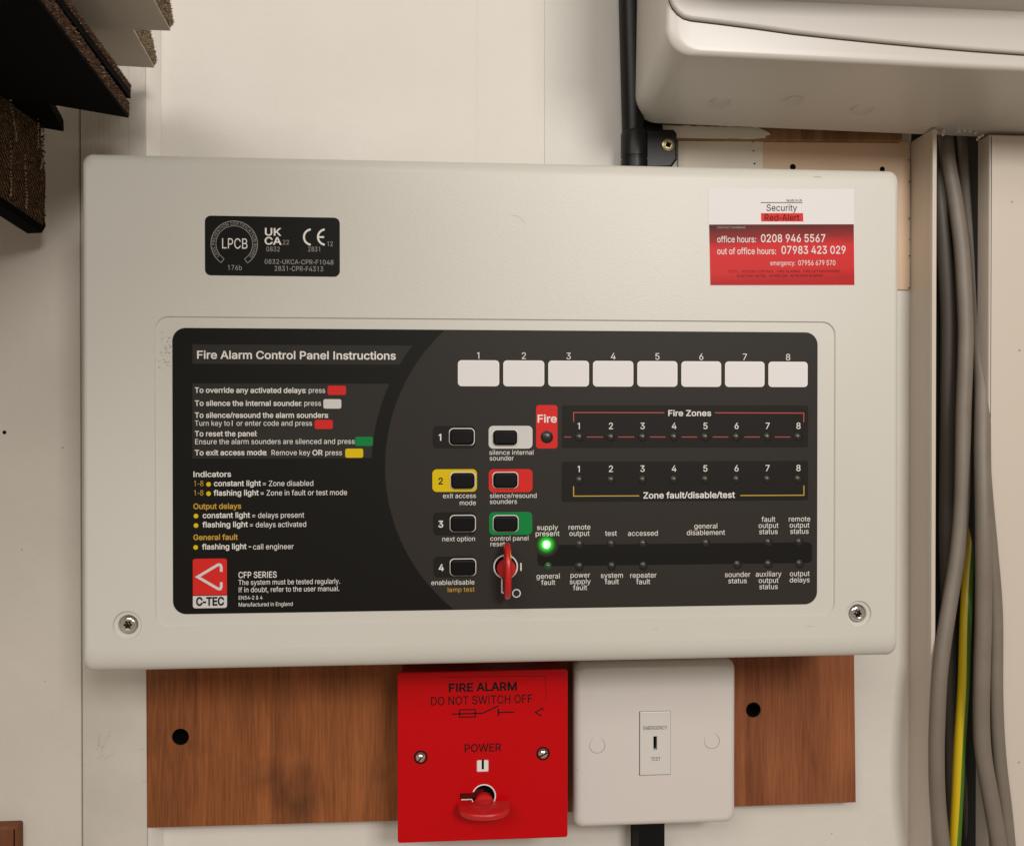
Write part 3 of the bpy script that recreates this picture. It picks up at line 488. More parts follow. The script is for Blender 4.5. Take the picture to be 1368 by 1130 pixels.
# painted timber upright behind the panel's left end
bx0, bx1 = P(108.5, 600, .079).x, P(195.5, 600, .079).x
prof = [(bx0, WY-.0002), (bx0, .0798), (bx0+.0003, .0792), (bx0+.0010, .0790), (bx1-.0010, .0790), (bx1-.0003, .0792), (bx1, .0797), (bx1, WY-.0002)]
mb = MB(); loft(mb, [[(x, y, -.6) for x, y in prof], [(x, y, .6) for x, y in prof]], True, True)
bt = mb.build('timber_upright', M['batten']); tag(bt, 'white painted vertical timber behind the left end of the fire panel', 'timber')
mb = MB(); lit_edge = [(bx1+.00005, .0800), (bx1+.0016, .0822), (bx1+.0034, .0868), (bx1+.0044, WY-.0003), (bx1+.00005, WY-.0003)]
loft(mb, [[(x, y, -.6) for x, y in lit_edge], [(x, y, .6) for x, y in lit_edge]], True, True); mb.build('lit_edge_strip', M['lit_edge'], bt, smooth=60)  # added strip; its pale colour imitates light on the timber's right side
mb = MB()
for i in range(20):                                 # brushed paint ridges
    x = random.uniform(bx0+.001, bx1-.001); wd = random.uniform(.0003, .0011)
    z0 = random.uniform(.10, .2); z1 = z0+random.uniform(.05, .18)
    L = [[(x-wd/2, .0789, z), (x, .0789-random.uniform(.00005, .00014), z), (x+wd/2, .0789, z)] for z in (z0, z1)]
    mb.add(L[0]+L[1], [(0, 1, 4, 3), (1, 2, 5, 4)])
mb.build('paint_ridge', M['batten'], bt)['kind'] = 'stuff'
# scuffs on the timber
mb = MB(); rs = random.Random(5)
for k in range(7):
    u, v = 128+rs.uniform(-4, 16), 1010+rs.uniform(-22, 8); pts = []
    for j in range(6): p = P(u, v, .0788); pts.append((p.x, p.z)); u += rs.uniform(-1, 5); v += rs.uniform(-7, 2)
    stroke(mb, pts, .0003, .07885)
for u, v in ((112, 895), (119, 888), (186, 1000), (190, 1043)):
    p, p2 = P(u, v, .0788), P(u+6, v-8 if u < 150 else v+1, .0788); stroke(mb, [(p.x, p.z), (p2.x, p2.z)], .0005, .07885)
mb.build('scuff_mark', M['scuff'], bt, smooth=0)['kind'] = 'stuff'
# board to the left of it
lb1 = P(107.3, 600, .0805).x
mb = MB(); slab(mb, [(-.8, -.6), (lb1, -.6), (lb1, .6), (-.8, .6)], .0805, WY-.0002, bev=.0006, seg=2)
lb = mb.build('wall_board', M['board']); tag(lb, 'off white painted board left of the timber with a small nail hole', 'board')
for u, v, r in ((6, 577.5, 2.6), (84, 598, 1.2), (29, 734, 1.0), (60, 910, .8)):
    p = P(u, v, .0804); mb = MB(); flat(mb, circ(p.x, p.z, r*mpp(u, v, .08), 10), .0803); mb.build('nail_hole', M['hole'] if r > 2 else M['grink'], lb, smooth=0)

# ================================================================== FIRE ALARM PANEL
FP = thing('fire_alarm_panel', 'wide cream fire alarm control panel with black instruction overlay and green lit lamp', 'alarm panel', (0, .0785, 0))
YO = .0055
x0, z0, x1, z1 = quad((110.5, 206.5), (1194.5, 230.5), (1196, 874.5), (117, 894), YO)
ix, iz, yb = .0032, .0100, .0785
loops = [rr(x0, z0, x1, z1, .0042, 8)]
L = [[(x, yb, z) for x, z in loops[0]], [(x, YO+.002, z) for x, z in loops[0]]]
for i in range(9):
    t = i/8*math.pi/2; c = 1-math.cos(t)
    q = rr(x0+ix*c, z0+iz*c*1.0, x1-ix*c, z1-iz*c*.62, .0042, 8); L.append([(x, YO*(1-math.sin(t)), z) for x, z in q])
face = q
BZ = quad((205.5, 420), (1115, 432), (1117, 826), (207.5, 834), 0)
bez = rr(*BZ, .0062, 8); BD = .00075
s1, s2 = P(170, 835, 0), P(1147, 820, 0); SR = 19*mpp(170, 835)
sh = [circ(s.x, s.z, SR, 28) for s in (s1, s2)]
mb = MB(); loft(mb, L); flat(mb, face, 0, [bez]+sh)
bi = inset(bez, .0005)
loft(mb, [[(x, 0, z) for x, z in bez[::-1]], [(x, BD, z) for x, z in bi[::-1]]]); flat(mb, bi, BD)
for s in (s1, s2):                                  # stepped screw wells
    lathe(mb, s.x, s.z, [(SR, 0), (SR*.93, .0009), (SR*.70, .0011), (SR*.66, .0034), (0, .0036)][::-1], 28)
mb.build('enclosure', M['panel'], FP, smooth=40)
for s in (s1, s2):
    r = SR*.60; mb = MB()
    lathe(mb, s.x, s.z, [(r, .0034), (r, .0020), (r*.9, .0012), (r*.62, .0007), (r*.56, .0008)][::-1], 24)
    star = []                                       # six-lobed drive
    for i in range(36):
        a = 2*math.pi*i/36; star.append((s.x+r*(.43+.10*math.cos(6*a))*math.cos(a), s.z+r*(.43+.10*math.cos(6*a))*math.sin(a)))
    out = [(s.x+r*.56*math.cos(2*math.pi*i/36), s.z+r*.56*math.sin(2*math.pi*i/36)) for i in range(36)]
    loft(mb, [[(x, .0008, z) for x, z in star], [(x, .0008, z) for x, z in out]])
    o = mb.build('cover_screw', M['chrome'], FP, smooth=50)
    mb = MB(); loft(mb, [[(x, .0028, z) for x, z in star], [(x, .0008, z) for x, z in star]]); flat(mb, star, .0028); lathe(mb, s.x, s.z, [(r*.2, .0027), (r*.17, .0018), (0, .0016)][::-1], 12)
    mb.build('drive_recess', M['sdark'], o, smooth=50)
# scuffs, finger marks and dust specks on the cover
mb = MB(); rs = random.Random(17)
def scuff(u, v, pts, wd): stroke(mb, [(P(u+a, v+b, -.0001).x, P(u+a, v+b, -.0001).z) for a, b in pts], wd, -.00006)
scuff(684, 288, ((0, 0), (8, 1), (14, 5), (17, 11)), .00022); scuff(1088, 236, ((0, 0), (9, .4)), .0003); scuff(1076, 836, ((0, 0), (12, .6)), .00035); scuff(870, 842, ((0, 0), (5, -2), (9, -1)), .0002)
for k in range(26): scuff(217+rs.uniform(-6, 10), 443+rs.uniform(0, 50), ((0, 0), (rs.uniform(.6, 3), rs.uniform(-1.5, 1.5))), rs.uniform(.0001, .0004))
for k in range(60): scuff(rs.uniform(130, 1180), rs.uniform(240, 415) if k % 3 else rs.uniform(838, 870), ((0, 0), (rs.uniform(.4, 1.1), rs.uniform(-.6, .6))), rs.uniform(.00008, .00022))
mb.build('scuff_mark', M['pscuff'], FP, smooth=0)['kind'] = 'stuff'
# --- overlay
YL = .00035
LX = quad((229.5, 436), (1090.5, 446), (1093.5, 807), (231.5, 820), YL)
lab = rr(*LX, .0058, 8)
mb = MB(); slab(mb, lab, YL, BD, bev=.0001, seg=1); OV = mb.build('printed_overlay', M['black'], FP, smooth=0)
A1 = YL-.00005; A2 = YL-.00010; A3 = YL-.00015; A4 = YL-.00021
cc = P(761, 622, YL); cr = 247*mpp(600, 622, YL)
grey = [p for p in inset(lab, .0003) if (p[0]-cc.x)**2+(p[1]-cc.z)**2 < cr*cr or p[0] > cc.x]
zt_, zb_ = LX[3]-.0003, LX[1]+.0003
at_, ab_ = math.degrees(math.asin((zt_-cc.z)/cr)), math.degrees(math.asin((zb_-cc.z)/cr))
arc = circ(cc.x, cc.z, cr, 60, 180-at_, 180-ab_)
right_top = [p for p in grey if p[1] > cc.z]; right_bot = [p for p in grey if p[1] <= cc.z]
poly = [p for p in inset(lab, .0003)]
tr = [p for p in poly if p[0] > .5*(LX[0]+LX[2]) and p[1] > cc.z]; br = [p for p in poly if p[0] > .5*(LX[0]+LX[2]) and p[1] <= cc.z]
sheet('overlay_field', tr+arc+br, A1, 'grey', OV)
# header bar and instruction box, both cut by the same circle a little further out
def barpoly(u0, v0, v1, R):
    a, b = P(u0, v0, A1), P(u0, v1, A1); pts = [(a.x, a.z), (b.x, b.z)]
    t0, t1 = math.asin((b.z-cc.z)/R), math.asin((a.z-cc.z)/R)
    for i in range(9):
        t = t0+(t1-t0)*i/8; pts.append((cc.x-R*math.cos(t), cc.z+R*math.sin(t)))
    return pts
cr2 = cr+18*mpp(550, 560)
for v0, v1 in ((460, 486), (512, 612.5)): sheet('text_field', barpoly(257, v0, v1, cr2), A1, 'bar', OV)
def pad(name, u0, v0, u1, v1, m, y=A2, r=3.5, parent=None):
    return sheet(name, rr(*rect(u0, v0, u1, v1, y), r*mpp(u0, v0, y), 5), y, m, parent or OV)
text('Fire Alarm Control Panel Instructions', 262.3, 479, 10.2, A2, 'white', OV, 265, bold=.028)
B_ = .026
for s, u, v, wd, bo in (('To override any activated delays', 260, 524.6, 146, B_), (': press', 407, 524.8, 27.5, 0), ('To silence the internal sounder', 260, 542, 140.5, B_), (': press', 401, 542, 28, 0),
        ('To silence/resound the alarm sounders', 260, 558, 176, B_), (':', 437, 558.2, 2, 0), ('Turn key to', 260, 568.7, 46.4, 0), ('I', 309, 568.7, 2.4, B_), ('or enter code and press', 315.5, 568.7, 100.5, 0),
        ('To reset the panel', 260, 582.7, 81, B_), (':', 341.8, 582.7, 2, 0), ('Ensure the alarm sounders are silenced and press', 260, 593.3, 212, 0),
        ('To exit access mode', 260, 608, 94, B_), (':', 354.5, 608, 2, B_), ('Remove key', 362, 608, 52, 0), ('OR', 417, 608, 14.2, B_), ('press', 434, 608, 23, 0)):
    text(s, u, v, 6.9, A2, 'white', OV, wd, bold=bo)
for u0, v0, u1, v1, m in ((437.6, 515.2, 462.2, 527.6, 'red'), (432, 533.2, 456, 545.8, 'pwhite'), (420.3, 560.8, 444.6, 573, 'red'), (474.3, 583.4, 498.2, 595.6, 'green'), (461.2, 599.2, 485.2, 611.4, 'yellow')):
    pad('key_swatch', u0, v0, u1, v1, m, r=2.6)
for s, u, v, wd, bo, m in (('Indicators', 257.5, 637, 50.5, B_, 'white'), ('1-8', 258, 649.2, 14, 0, 'amber'), ('constant light', 285.5, 649.2, 62, B_, 'white'), ('= Zone disabled', 350.2, 649.2, 68, 0, 'white'),
        ('1-8', 258, 661.8, 14, 0, 'amber'), ('flashing light', 285.5, 661.8, 59, B_, 'white'), ('= Zone in fault or test mode', 347.3, 661.8, 115.5, 0, 'white'),
        ('Output delays', 258, 679.8, 63.2, .03, 'amber'), ('constant light', 270.5, 691.8, 62.4, B_, 'white'), ('= delays present', 336, 691.8, 69.5, 0, 'white'),
        ('flashing light', 270.5, 704.2, 59.5, B_, 'white'), ('= delays activated', 333, 704.2, 75.5, 0, 'white'), ('General fault', 258, 721.2, 58.5, .03, 'amber'),
        ('flashing light -', 270, 733.7, 64.5, B_, 'white'), ('call engineer', 337.6, 733.7, 54, 0, 'white')):
    text(s, u, v, 7.1, A2, m, OV, wd, bold=bo)
for u, v in ((278.6, 646.8), (278.6, 659.3), (261.8, 689.2), (261.8, 701.8), (261.4, 731)):
    p = P(u, v, A2); sheet('printed_dot', circ(p.x, p.z, 3.1*mpp(u, v), 16), A2, 'yellow', OV)
# maker's badge
lg = rect(257.6, 746, 303.2, 812, A2); q = rr(*lg, .0011, 5); zc = P(280, 794.6, A2).z
sheet('badge_top', [p for p in q if p[1] > zc][:12]+[(lg[0], zc), (lg[2], zc)], A2, 'red', OV)
zc2 = P(280, 795.6, A2).z
sheet('badge_bottom', [(lg[2], zc2), (lg[0], zc2)]+[p for p in q if p[1] < zc2], A2, 'pwhite', OV)
mb = MB(); stroke(mb, [(P(u, v, A3).x, P(u, v, A3).z) for u, v in ((295.6, 763.5), (295.6, 757), (294.4, 754.4), (291.5, 754), (264, 770.4), (291.5, 786.4), (294.4, 786.4), (295.6, 783.6), (295.6, 777.5))], 3.6*mpp(280, 770), A3)
mb.build('badge_mark', M['pwhite'], OV, smooth=0)
text('C-TEC', 261.8, 808.6, 10.6, A3, 'ink', OV, 37, bold=.06)
for s, u, v, wd, h, bo in (('CFP SERIES', 318.2, 771.8, 51, 8, .016), ('The system must be tested regularly.', 318.2, 781.2, 135, 6.8, 0), ('If in doubt, refer to the user manual.', 318.2, 791, 134, 6.8, 0), ('EN54-2 & 4', 318.4, 800.8, 32, 5, -.008), ('Manufactured in England', 318.4, 810, 72, 5.2, -.008)):
    text(s, u, v, h, A2, 'white', OV, wd, bold=max(0, bo))
# --- zone label windows
wr0 = quad((611.7, 480.6), (667, 481), (667, 516), (611.7, 515.6), A2); wr7 = quad((1026.5, 483.4), (1080, 484), (1080, 517.6), (1026.5, 517), A2)
ww, pit = wr0[2]-wr0[0], (wr7[0]-wr0[0])/7; wz0, wz1 = (wr0[1]+wr7[1])/2, (wr0[3]+wr7[3])/2; cap = 8.6*mpp(850, 480)
dz = P(638.6, 479, A2).z
for i in range(8):
    xx = wr0[0]+pit*i
    mb = MB(); slab(mb, rr(xx, wz0, xx+ww, wz1, .0017, 5), A3, A1, bev=.00004, seg=1); ow = mb.build('zone_window', M['white'], FP, smooth=0)
    sheet('paper_insert', rr(xx+.0006, wz0+.0006, xx+ww-.0006, wz1-.0006, .0012, 5), A4, 'cream', ow)
    mb = MB(); letters(mb, str(i+1), (xx+ww/2, dz-.0001), cap, A2, align='c'); mb.build('lettering', M['white'], OV, smooth=0)
# --- fire zone and fault strips
pad('strip_field', 750.4, 541.5, 1079.6, 598, 'dgrey', r=3); pad('strip_field', 750.4, 616, 1079.6, 669.4, 'dgrey', r=3)
pad('strip_field', 718, 726, 1085, 754, 'black', r=7)
pad('fire_field', 716.2, 541, 744.8, 599, 'red', r=4)
text('Fire', 730.7, 564.2, 10, A3, 'white', OV, 27, 'c', bold=.03)
text('Fire Zones', 892, 555.6, 7.6, A3, 'white', OV, 59.5, bold=.028); text('Zone fault/disable/test', 859, 665.6, 8, A3, 'white', OV, 125.5, bold=.028)
def line(pts, m, wd=1.25, y=A3, name='printed_line'):
    mb = MB(); stroke(mb, [(P(u, v, y).x, P(u, v, y).z) for u, v in pts], wd*mpp(*pts[0]), y); return mb.build(name, M[m], OV, smooth=0)
line([(766.3, 563.5), (766.3, 551), (887.6, 551.3)], 'lred'); line([(955, 551.4), (1073.8, 551.8), (1073.8, 564)], 'lred')
line([(766.3, 649.5), (766.3, 662.6), (854, 662.2)], 'ly'); line([(989, 661.8), (1074, 661.4), (1074, 648.5)], 'ly')
for a, b in ((753.5, 763), (784, 805.5), (826, 847.3), (868.2, 889.2), (910.5, 931.4), (952.2, 973), (994.5, 1015), (1035, 1056)): line([(a, 583.7), (b, 583.7)], 'lred', 1.1)
lampx = [P(773.6, 600, A2).x+(P(1066.6, 600, A2).x-P(773.6, 600, A2).x)*i/7 for i in range(8)]
def lamp(x, z, r, m='lens', name='indicator_lamp', dome=.0005):
    mb = MB(); lathe(mb, x, z, [(r*1.12, A2), (r*1.05, A2-.00025), (r*.97, A2-.00028), (r*.92, A2-.00003), (r*.80, A2-dome*.45), (r*.5, A2-dome*.85), (0, A2-dome)][::-1], 20)
    return mb.build(name, M[m], FP, smooth=60)
lr = 5.4*mpp(900, 600)
for i, x in enumerate(lampx):
    for v, vt in ((584, 573), (640.8, 629.8)):
        lamp(x, P(920, v, A2).z, lr)
        mb = MB(); letters(mb, str(i+1), (x, P(920, vt, A3).z), 8.3*mpp(920, vt), A3, align='c', bold=.01); mb.build('lettering', M['white'], OV, smooth=0)
p = P(730.6, 583.8, A2); lamp(p.x, p.z, 7.6*mpp(730, 584), dome=.0006)
ztop, zbot = P(900, 726, A2).z, P(900, 755.3, A2).z
for u in (774, 816.5, 859, 943.3, 1026.6, 1068): lamp(P(u, 726, A2).x, ztop, lr)
for u in (774, 817.3, 859.4, 985.3, 1026.6, 1068.4): lamp(P(u, 755, A2).x, zbot, lr)
lamp(P(732, 756, A2).x, P(732, 757, A2).z, lr*.95, 'lensg')
gx = P(730, 727.2, A2)
mb = MB(); flat(mb, circ(0, 0, .0055, 40), 0)
ho = mb.build('lamp_glow_disc', M['halo'], None, smooth=0, loc=(0, 0, 0)); ho.parent = FP; ho.location = Vector((gx.x, A2-.00001, gx.z))-FP.location  # disc carrying the painted glow round the lit lamp
o = lamp(gx.x, gx.z, lr*.72, 'glow', dome=.0012); o['label'] = 'lit green lamp'
for s, u, vs, al in ((('supply', 'present'), 731.3, (707.6, 715.8), 'c'), (('remote', 'output'), 774, (707.2, 715.6), 'c'), (('test',), 816.3, (715.5,), 'c'), (('accessed',), 859, (715.4,), 'c'), (('general', 'disablement'), 943, (705.8, 714.4), 'c'),
        (('fault', 'output', 'status'), 1026.6, (696.8, 705, 713.2), 'c'), (('remote', 'output', 'status'), 1068, (696.3, 704.6, 712.8), 'c'), (('general', 'fault'), 732.4, (772.6, 781), 'c'), (('power', 'supply', 'fault'), 775, (771.3, 779.8, 788), 'c'),
        (('system', 'fault'), 817.5, (771.6, 780), 'c'), (('repeater', 'fault'), 859.3, (771.4, 780), 'c'), (('sounder', 'status'), 985.3, (770.4, 778.8), 'c'), (('auxiliary', 'output', 'status'), 1026.7, (769.8, 778.3, 786.6), 'c'), (('output', 'delays'), 1068.3, (769.2, 777.6), 'c')):
    for t, v in zip(s, vs): text(t, u, v, 6.7, A3, 'white', OV, None, al)
# --- push buttons with their coloured fields
BT = (('1', 578, 569, 635.5, 599, 'dgrey', 601, 573, 633, 593.8, 588.4, 588.4, 'white'), ('2', 577.6, 626.7, 637.2, 656.8, 'yellow', 602.5, 631.5, 634, 652.2, 588.7, 646.8, 'ink'),
      ('3', 578.5, 684, 635.5, 715, 'dgrey', 602, 688.8, 634.5, 709.4, 589, 704.2, 'white'), ('4', 579, 743, 635.5, 771, 'dgrey', 602, 747, 635, 768, 589.5, 762.2, 'white'),
      ('', 652.8, 568.8, 711.4, 599.2, 'pwhite', 658.8, 574.6, 690.8, 594.2, 0, 0, ''), ('', 653, 626.6, 711.4, 657.4, 'red', 659, 631.4, 691.2, 651.2, 0, 0, ''), ('', 653.6, 683.8, 711, 714.2, 'green', 659.6, 689, 691.6, 709.4, 0, 0, ''))
BLAB = {'yellow': 'yellow backed button', 'pwhite': 'white backed button', 'red': 'red backed button', 'green': 'green backed button'}
for dgt, u0, v0, u1, v1, pm, a0, b0, a1, b1, du, dv, dm in BT:
    pad('button_field', u0, v0, u1, v1, pm, y=A2, r=6)
    r0 = rect(a0, b0, a1, b1, A3); pb = bpy.data.objects.new('push_button', None)
    g = .0003; mb = MB(); slab(mb, rr(r0[0], r0[1], r0[2], r0[3], .0017, 5), A3-.0019, A2, bev=.0008, seg=3)
    pb = mb.build('push_button', M['btn'], FP, smooth=50)
    if pm in BLAB: pb['label'] = BLAB[pm]
    mb = MB(); flat(mb, rr(r0[0]-.00042, r0[1]-.00042, r0[2]+.00042, r0[3]+.00042, .0020, 5), A3, [rr(r0[0]-.00004, r0[1]-.00004, r0[2]+.00004, r0[3]+.00004, .0017, 5)])
    mb.build('button_outline', M['white'], pb, smooth=0)
    if dgt: text(dgt, du, dv, 8.6, A3, dm, OV, None, 'c', bold=.034)
for s, u, v, al in (('silence internal', 653.3, 607.4, 'l'), ('sounder', 653.8, 615, 'l'), ('exit access', 636.2, 665, 'r'), ('mode', 636.2, 674.4, 'r'), ('silence/resound', 654, 665.2, 'l'), ('sounders', 654, 673, 'l'), ('next option', 635.2, 722.4, 'r'),
        ('control panel', 654.6, 722.2, 'l'), ('reset', 654.6, 729.6, 'l'), ('enable/disable', 634.2, 780.4, 'r')): text(s, u, v, 6.2, A3, 'white', OV, None, al)
text('lamp test', 634.2, 790, 6.2, A3, 'amber', OV, None, 'r')
# --- key switch: ring, keyhole slot, barrel recess
kc = P(675.6, 757, A3); kp = mpp(675, 757)
mb = MB(); ring(mb, kc.x, kc.z, 14.7*kp, 16.5*kp, A3, 36, -68, 248)
stroke(mb, [(kc.x-5.2*kp, kc.z-15.2*kp), (kc.x-5.2*kp, kc.z-34*kp), (kc.x-2*kp, kc.z-35.4*kp), (kc.x+3*kp, kc.z-35.4*kp)], 1.7*kp, A3)
stroke(mb, [(kc.x+5.6*kp, kc.z-15.2*kp), (kc.x+5.6*kp, kc.z-33*kp)], 1.0*kp, A3)
KS = mb.build('key_switch', M['white'], FP, smooth=0)
sheet('key_well', circ(kc.x, kc.z, 14.6*kp, 32), A2-.00002, 'hole', KS)
sheet('key_slot', [(kc.x-4.4*kp, kc.z-34*kp), (kc.x+5*kp, kc.z-34*kp), (kc.x+5*kp, kc.z-10*kp), (kc.x-4.4*kp, kc.z-10*kp)], A2-.00001, 'hole', KS)
p = P(696, 757, A3); sheet('on_mark', [(p.x-.0003, p.z-.0018), (p.x+.0003, p.z-.0018), (p.x+.0003, p.z+.0018), (p.x-.0003, p.z+.0018)], A3, 'white', KS)
p = P(690, 792.3, A3); mb = MB(); ring(mb, p.x, p.z, 4.4*kp, 5.8*kp, A3, 24); mb.build('off_mark', M['white'], KS, smooth=0)

def make_key(name, c, y0, rb, hw, th, outx, label, vertical, parent=None):
    """plastic switch key: round barrel in the switch and a flat rounded grip standing out from it"""
    k = thing(name, label, 'key', (c[0], y0, c[1]), 'red plastic switch keys')
    mb = MB(); lathe(mb, c[0], c[1], [(rb, y0), (rb, y0-.0028), (rb*.93, y0-.0034), (0, y0-.0036)][::-1], 28); mb.build('barrel', M['key'], k, smooth=40)
    pts = []                                        # grip outline in (s, d): s across, d outward
    n = 26
    for i in range(n+1):
        a = -math.pi*.06+math.pi*1.12*i/n
        s = hw*math.copysign(abs(math.cos(a))**.88, math.cos(a)); d = .0034+(outx-.0034)*(.28+.72*math.sin(a) if math.sin(a) >= 0 else .28+.9*math.sin(a)); pts.append((s, d))
    L = []
    for tt, sh in ((-1, .90), (-.82, .965), (-.45, 1), (.45, 1), (.82, .965), (1, .90)):
        lp = []
        for s, d in pts:
            ss, dd = s*sh, .0020+(d-.0020)*sh
            q = (ss, -th/2*tt) if not vertical else (th/2*tt, ss)
            lp.append((c[0]+q[0], y0-dd, c[1]+q[1]))
        L.append(lp)
    mb = MB(); loft(mb, L, True, True); mb.build('grip', M['key'], k, smooth=50)
    return k
kz = P(677, 762, 0)
make_key('switch_key', (P(676.2, 759, 0).x, P(676, 762, -.006).z), A3, 12.6*kp, .0125, .0029, .0165, 'red plastic key standing upright in the black overlay of the fire alarm panel', True)

# --- certification label
YC = -.00015; CB = YC-.00006
q = quad((273.6, 288), (454, 291.4), (454, 370), (274, 368), 0)
mb = MB(); slab(mb, rr(*q, .0026, 7), YC, 0, bev=.00005, seg=1); CL = mb.build('certification_label', M['black'], FP, smooth=0)
for s, u, v, h, wd, al, bo, m in (('LPCB', 295.6, 332, 13.6, 35, 'l', 0, 'white'), ('176b', 303.4, 360.8, 6.6, 19.6, 'l', 0, 'grink'), ('UK', 353, 314.6, 9.6, 22, 'l', .036, 'white'), ('CA', 353, 326.6, 9.6, 22.6, 'l', .036, 'white'), ('22', 377.2, 326.9, 6.2, 9.4, 'l', 0, 'grink'),
        ('0832', 355.3, 335.9, 6.2, 18.8, 'l', 0, 'grink'), ('12', 436.4, 328.9, 6.2, 8.6, 'l', 0, 'grink'), ('2831', 411, 336, 6.2, 18, 'l', 0, 'grink'), ('0832-UKCA-CPR-F1048', 353, 352.6, 6.2, 92, 'l', 0, 'grink'), ('2831-CPR-F4313', 366.2, 361.9, 6.4, 65.4, 'l', 0, 'grink')):
    text(s, u, v, h, CB, m, CL, wd, al, bo)
k0 = mpp(400, 317); mb = MB()
for u, e in ((416.5, 0), (435.2, 1)):               # the two round letters of the CE mark
    p = P(u, 317, CB); ring(mb, p.x, p.z, 9*k0, 11.6*k0, CB, 22, 98, 262)
    if e: flat(mb, [(p.x-9.4*k0, p.z-1.2*k0), (p.x-2.2*k0, p.z-1.2*k0), (p.x-2.2*k0, p.z+1.2*k0), (p.x-9.4*k0, p.z+1.2*k0)], CB-.00001)
mb.build('lettering', M['white'], CL, smooth=0)
p = P(313, 326, CB); mb = MB(); k1 = mpp(313, 326)
ring(mb, p.x, p.z, 30.1*k1, 30.9*k1, CB, 60, -56, 236); ring(mb, p.x, p.z, 23.6*k1, 24.3*k1, CB, 60, -56, 236)
for a in (-56, 236):
    c, s = math.cos(math.radians(a)), math.sin(math.radians(a)); stroke(mb, [(p.x+24*k1*c, p.z+24*k1*s), (p.x+30.6*k1*c, p.z+30.6*k1*s)], .8*k1, CB)
mb.build('label_ring', M['grink'], CL, smooth=0)
mb = MB(); R = 25.4*k1; letters(mb, 'LOSS PREVENTION CERTIFICATION BOARD', (p.x, p.z), 3.9*k1, CB, width=R*math.radians(262), align='c', bend=(R, math.radians(90))); mb.build('lettering', M['grink'], CL, smooth=0)

# --- contact sticker, stuck on a little askew
YS = -.00012; SB = YS-.00005; SC_ = YS-.0001; SD = YS-.00015
def pq(pts, y): return [(P(u, v, y).x, P(u, v, y).z) for u, v in pts][::-1]
mb = MB(); slab(mb, pq(((946, 252.6), (1140.8, 252.6), (1142.2, 382.2), (948.6, 382.2)), YS), YS, 0); ST = mb.build('contact_sticker', M['cream'], FP, smooth=0)
mb = MB(); flat(mb, pq(((947.4, 300.2), (1140.6, 299.8), (1141.6, 381), (949, 381.2)), SB), SB); mb.build('sticker_field', M['sticker'], ST, smooth=0)
RO = .016
for s, u, v, h, wd, m, bo in (('Security For Life', 1050.6, 269.4, 3.2, 21.5, 'ink', 0), ('Security', 1023.6, 282, 8.6, 42.6, 'ink', .0), ('CONTACT NUMBERS', 957.8, 305.4, 2.6, 39, 'grink', 0), ('office hours:', 957.8, 324, 8.2, 54, 'cream', .012), ('0208 946 5567', 1016, 323.6, 10.2, 90, 'cream', .02),
        ('out of office hours:', 957.8, 339.8, 8.2, 81.5, 'cream', .012), ('07983 423 029', 1043.4, 339.2, 10.2, 90, 'cream', .02), ('emergency:', 1028.8, 354.6, 6.2, 34.6, 'cream', 0), ('07956 679 570', 1066, 354.6, 6.6, 52, 'cream', .01),
        ('CCTV . ACCESS CONTROL . FIRE ALARMS . FIRE EXTINGUISHERS', 973.6, 364.6, 3.3, 153, 'rink', 0), ('ELECTRIC GATES . INTERCOM . INTRUDER ALARMS', 984.6, 370.4, 3.3, 118, 'rink', 0)):
    text(s, u, v, h, SC_, m, ST, wd, 'l', bo, rot=RO)
mb = MB(); flat(mb, pq(((1016.6, 285), (1072.8, 285), (1073.2, 296), (1017, 296)), SB), SB); mb.build('sticker_block', M['red'], ST, smooth=0)
text('Red-Alert', 1020.8, 295, 8.4, SC_, 'rink', ST, 48.6, 'l', .01, rot=RO)
mb = MB(); a, b = P(1016.4, 270.8, SC_), P(1072, 270.8, SC_); stroke(mb, [(a.x, a.z), (b.x, b.z)], .00028, SC_); mb.build('printed_line', M['ink'], ST, smooth=0)

# ================================================================== BOARDS AND SWITCH PLATES BELOW THE PANEL
YW = .0785
def wboard(label, pts, hole, m):
    t = [(P(u, v, YW).x, P(u, v, YW).z) for u, v in pts]; h = P(*hole[:2], YW); r = hole[2]*mpp(*hole[:2], YW)
    mb = MB(); slab(mb, t[::-1], YW, WY-.0003, bev=.0004, seg=2, holes=[circ(h.x, h.z, r, 28)])
    o = mb.build('wooden_board', M[m]); tag(o, label, 'board', 'brown boards under the panel')
    mb = MB(); lathe(mb, h.x, h.z, [(r*.985, YW+.0007), (r*.985, WY-.0007), (0, WY-.0006)][::-1], 28); mb.build('drilled_hole', M['hole'], o, smooth=0)
    return o
wboard('dark blotchy brown wood board with a drilled hole left of the red switch plate', ((194.6, 840), (640, 830), (640, 1093), (196.2, 1105.5)), (241, 984, 11.2), 'wl')
wboard('redder plain brown wood board with a drilled hole right of the white switch plate', ((720, 830), (1140.8, 826), (1143.6, 1071.6), (720, 1086)), (1006.5, 948, 10.2), 'wr')

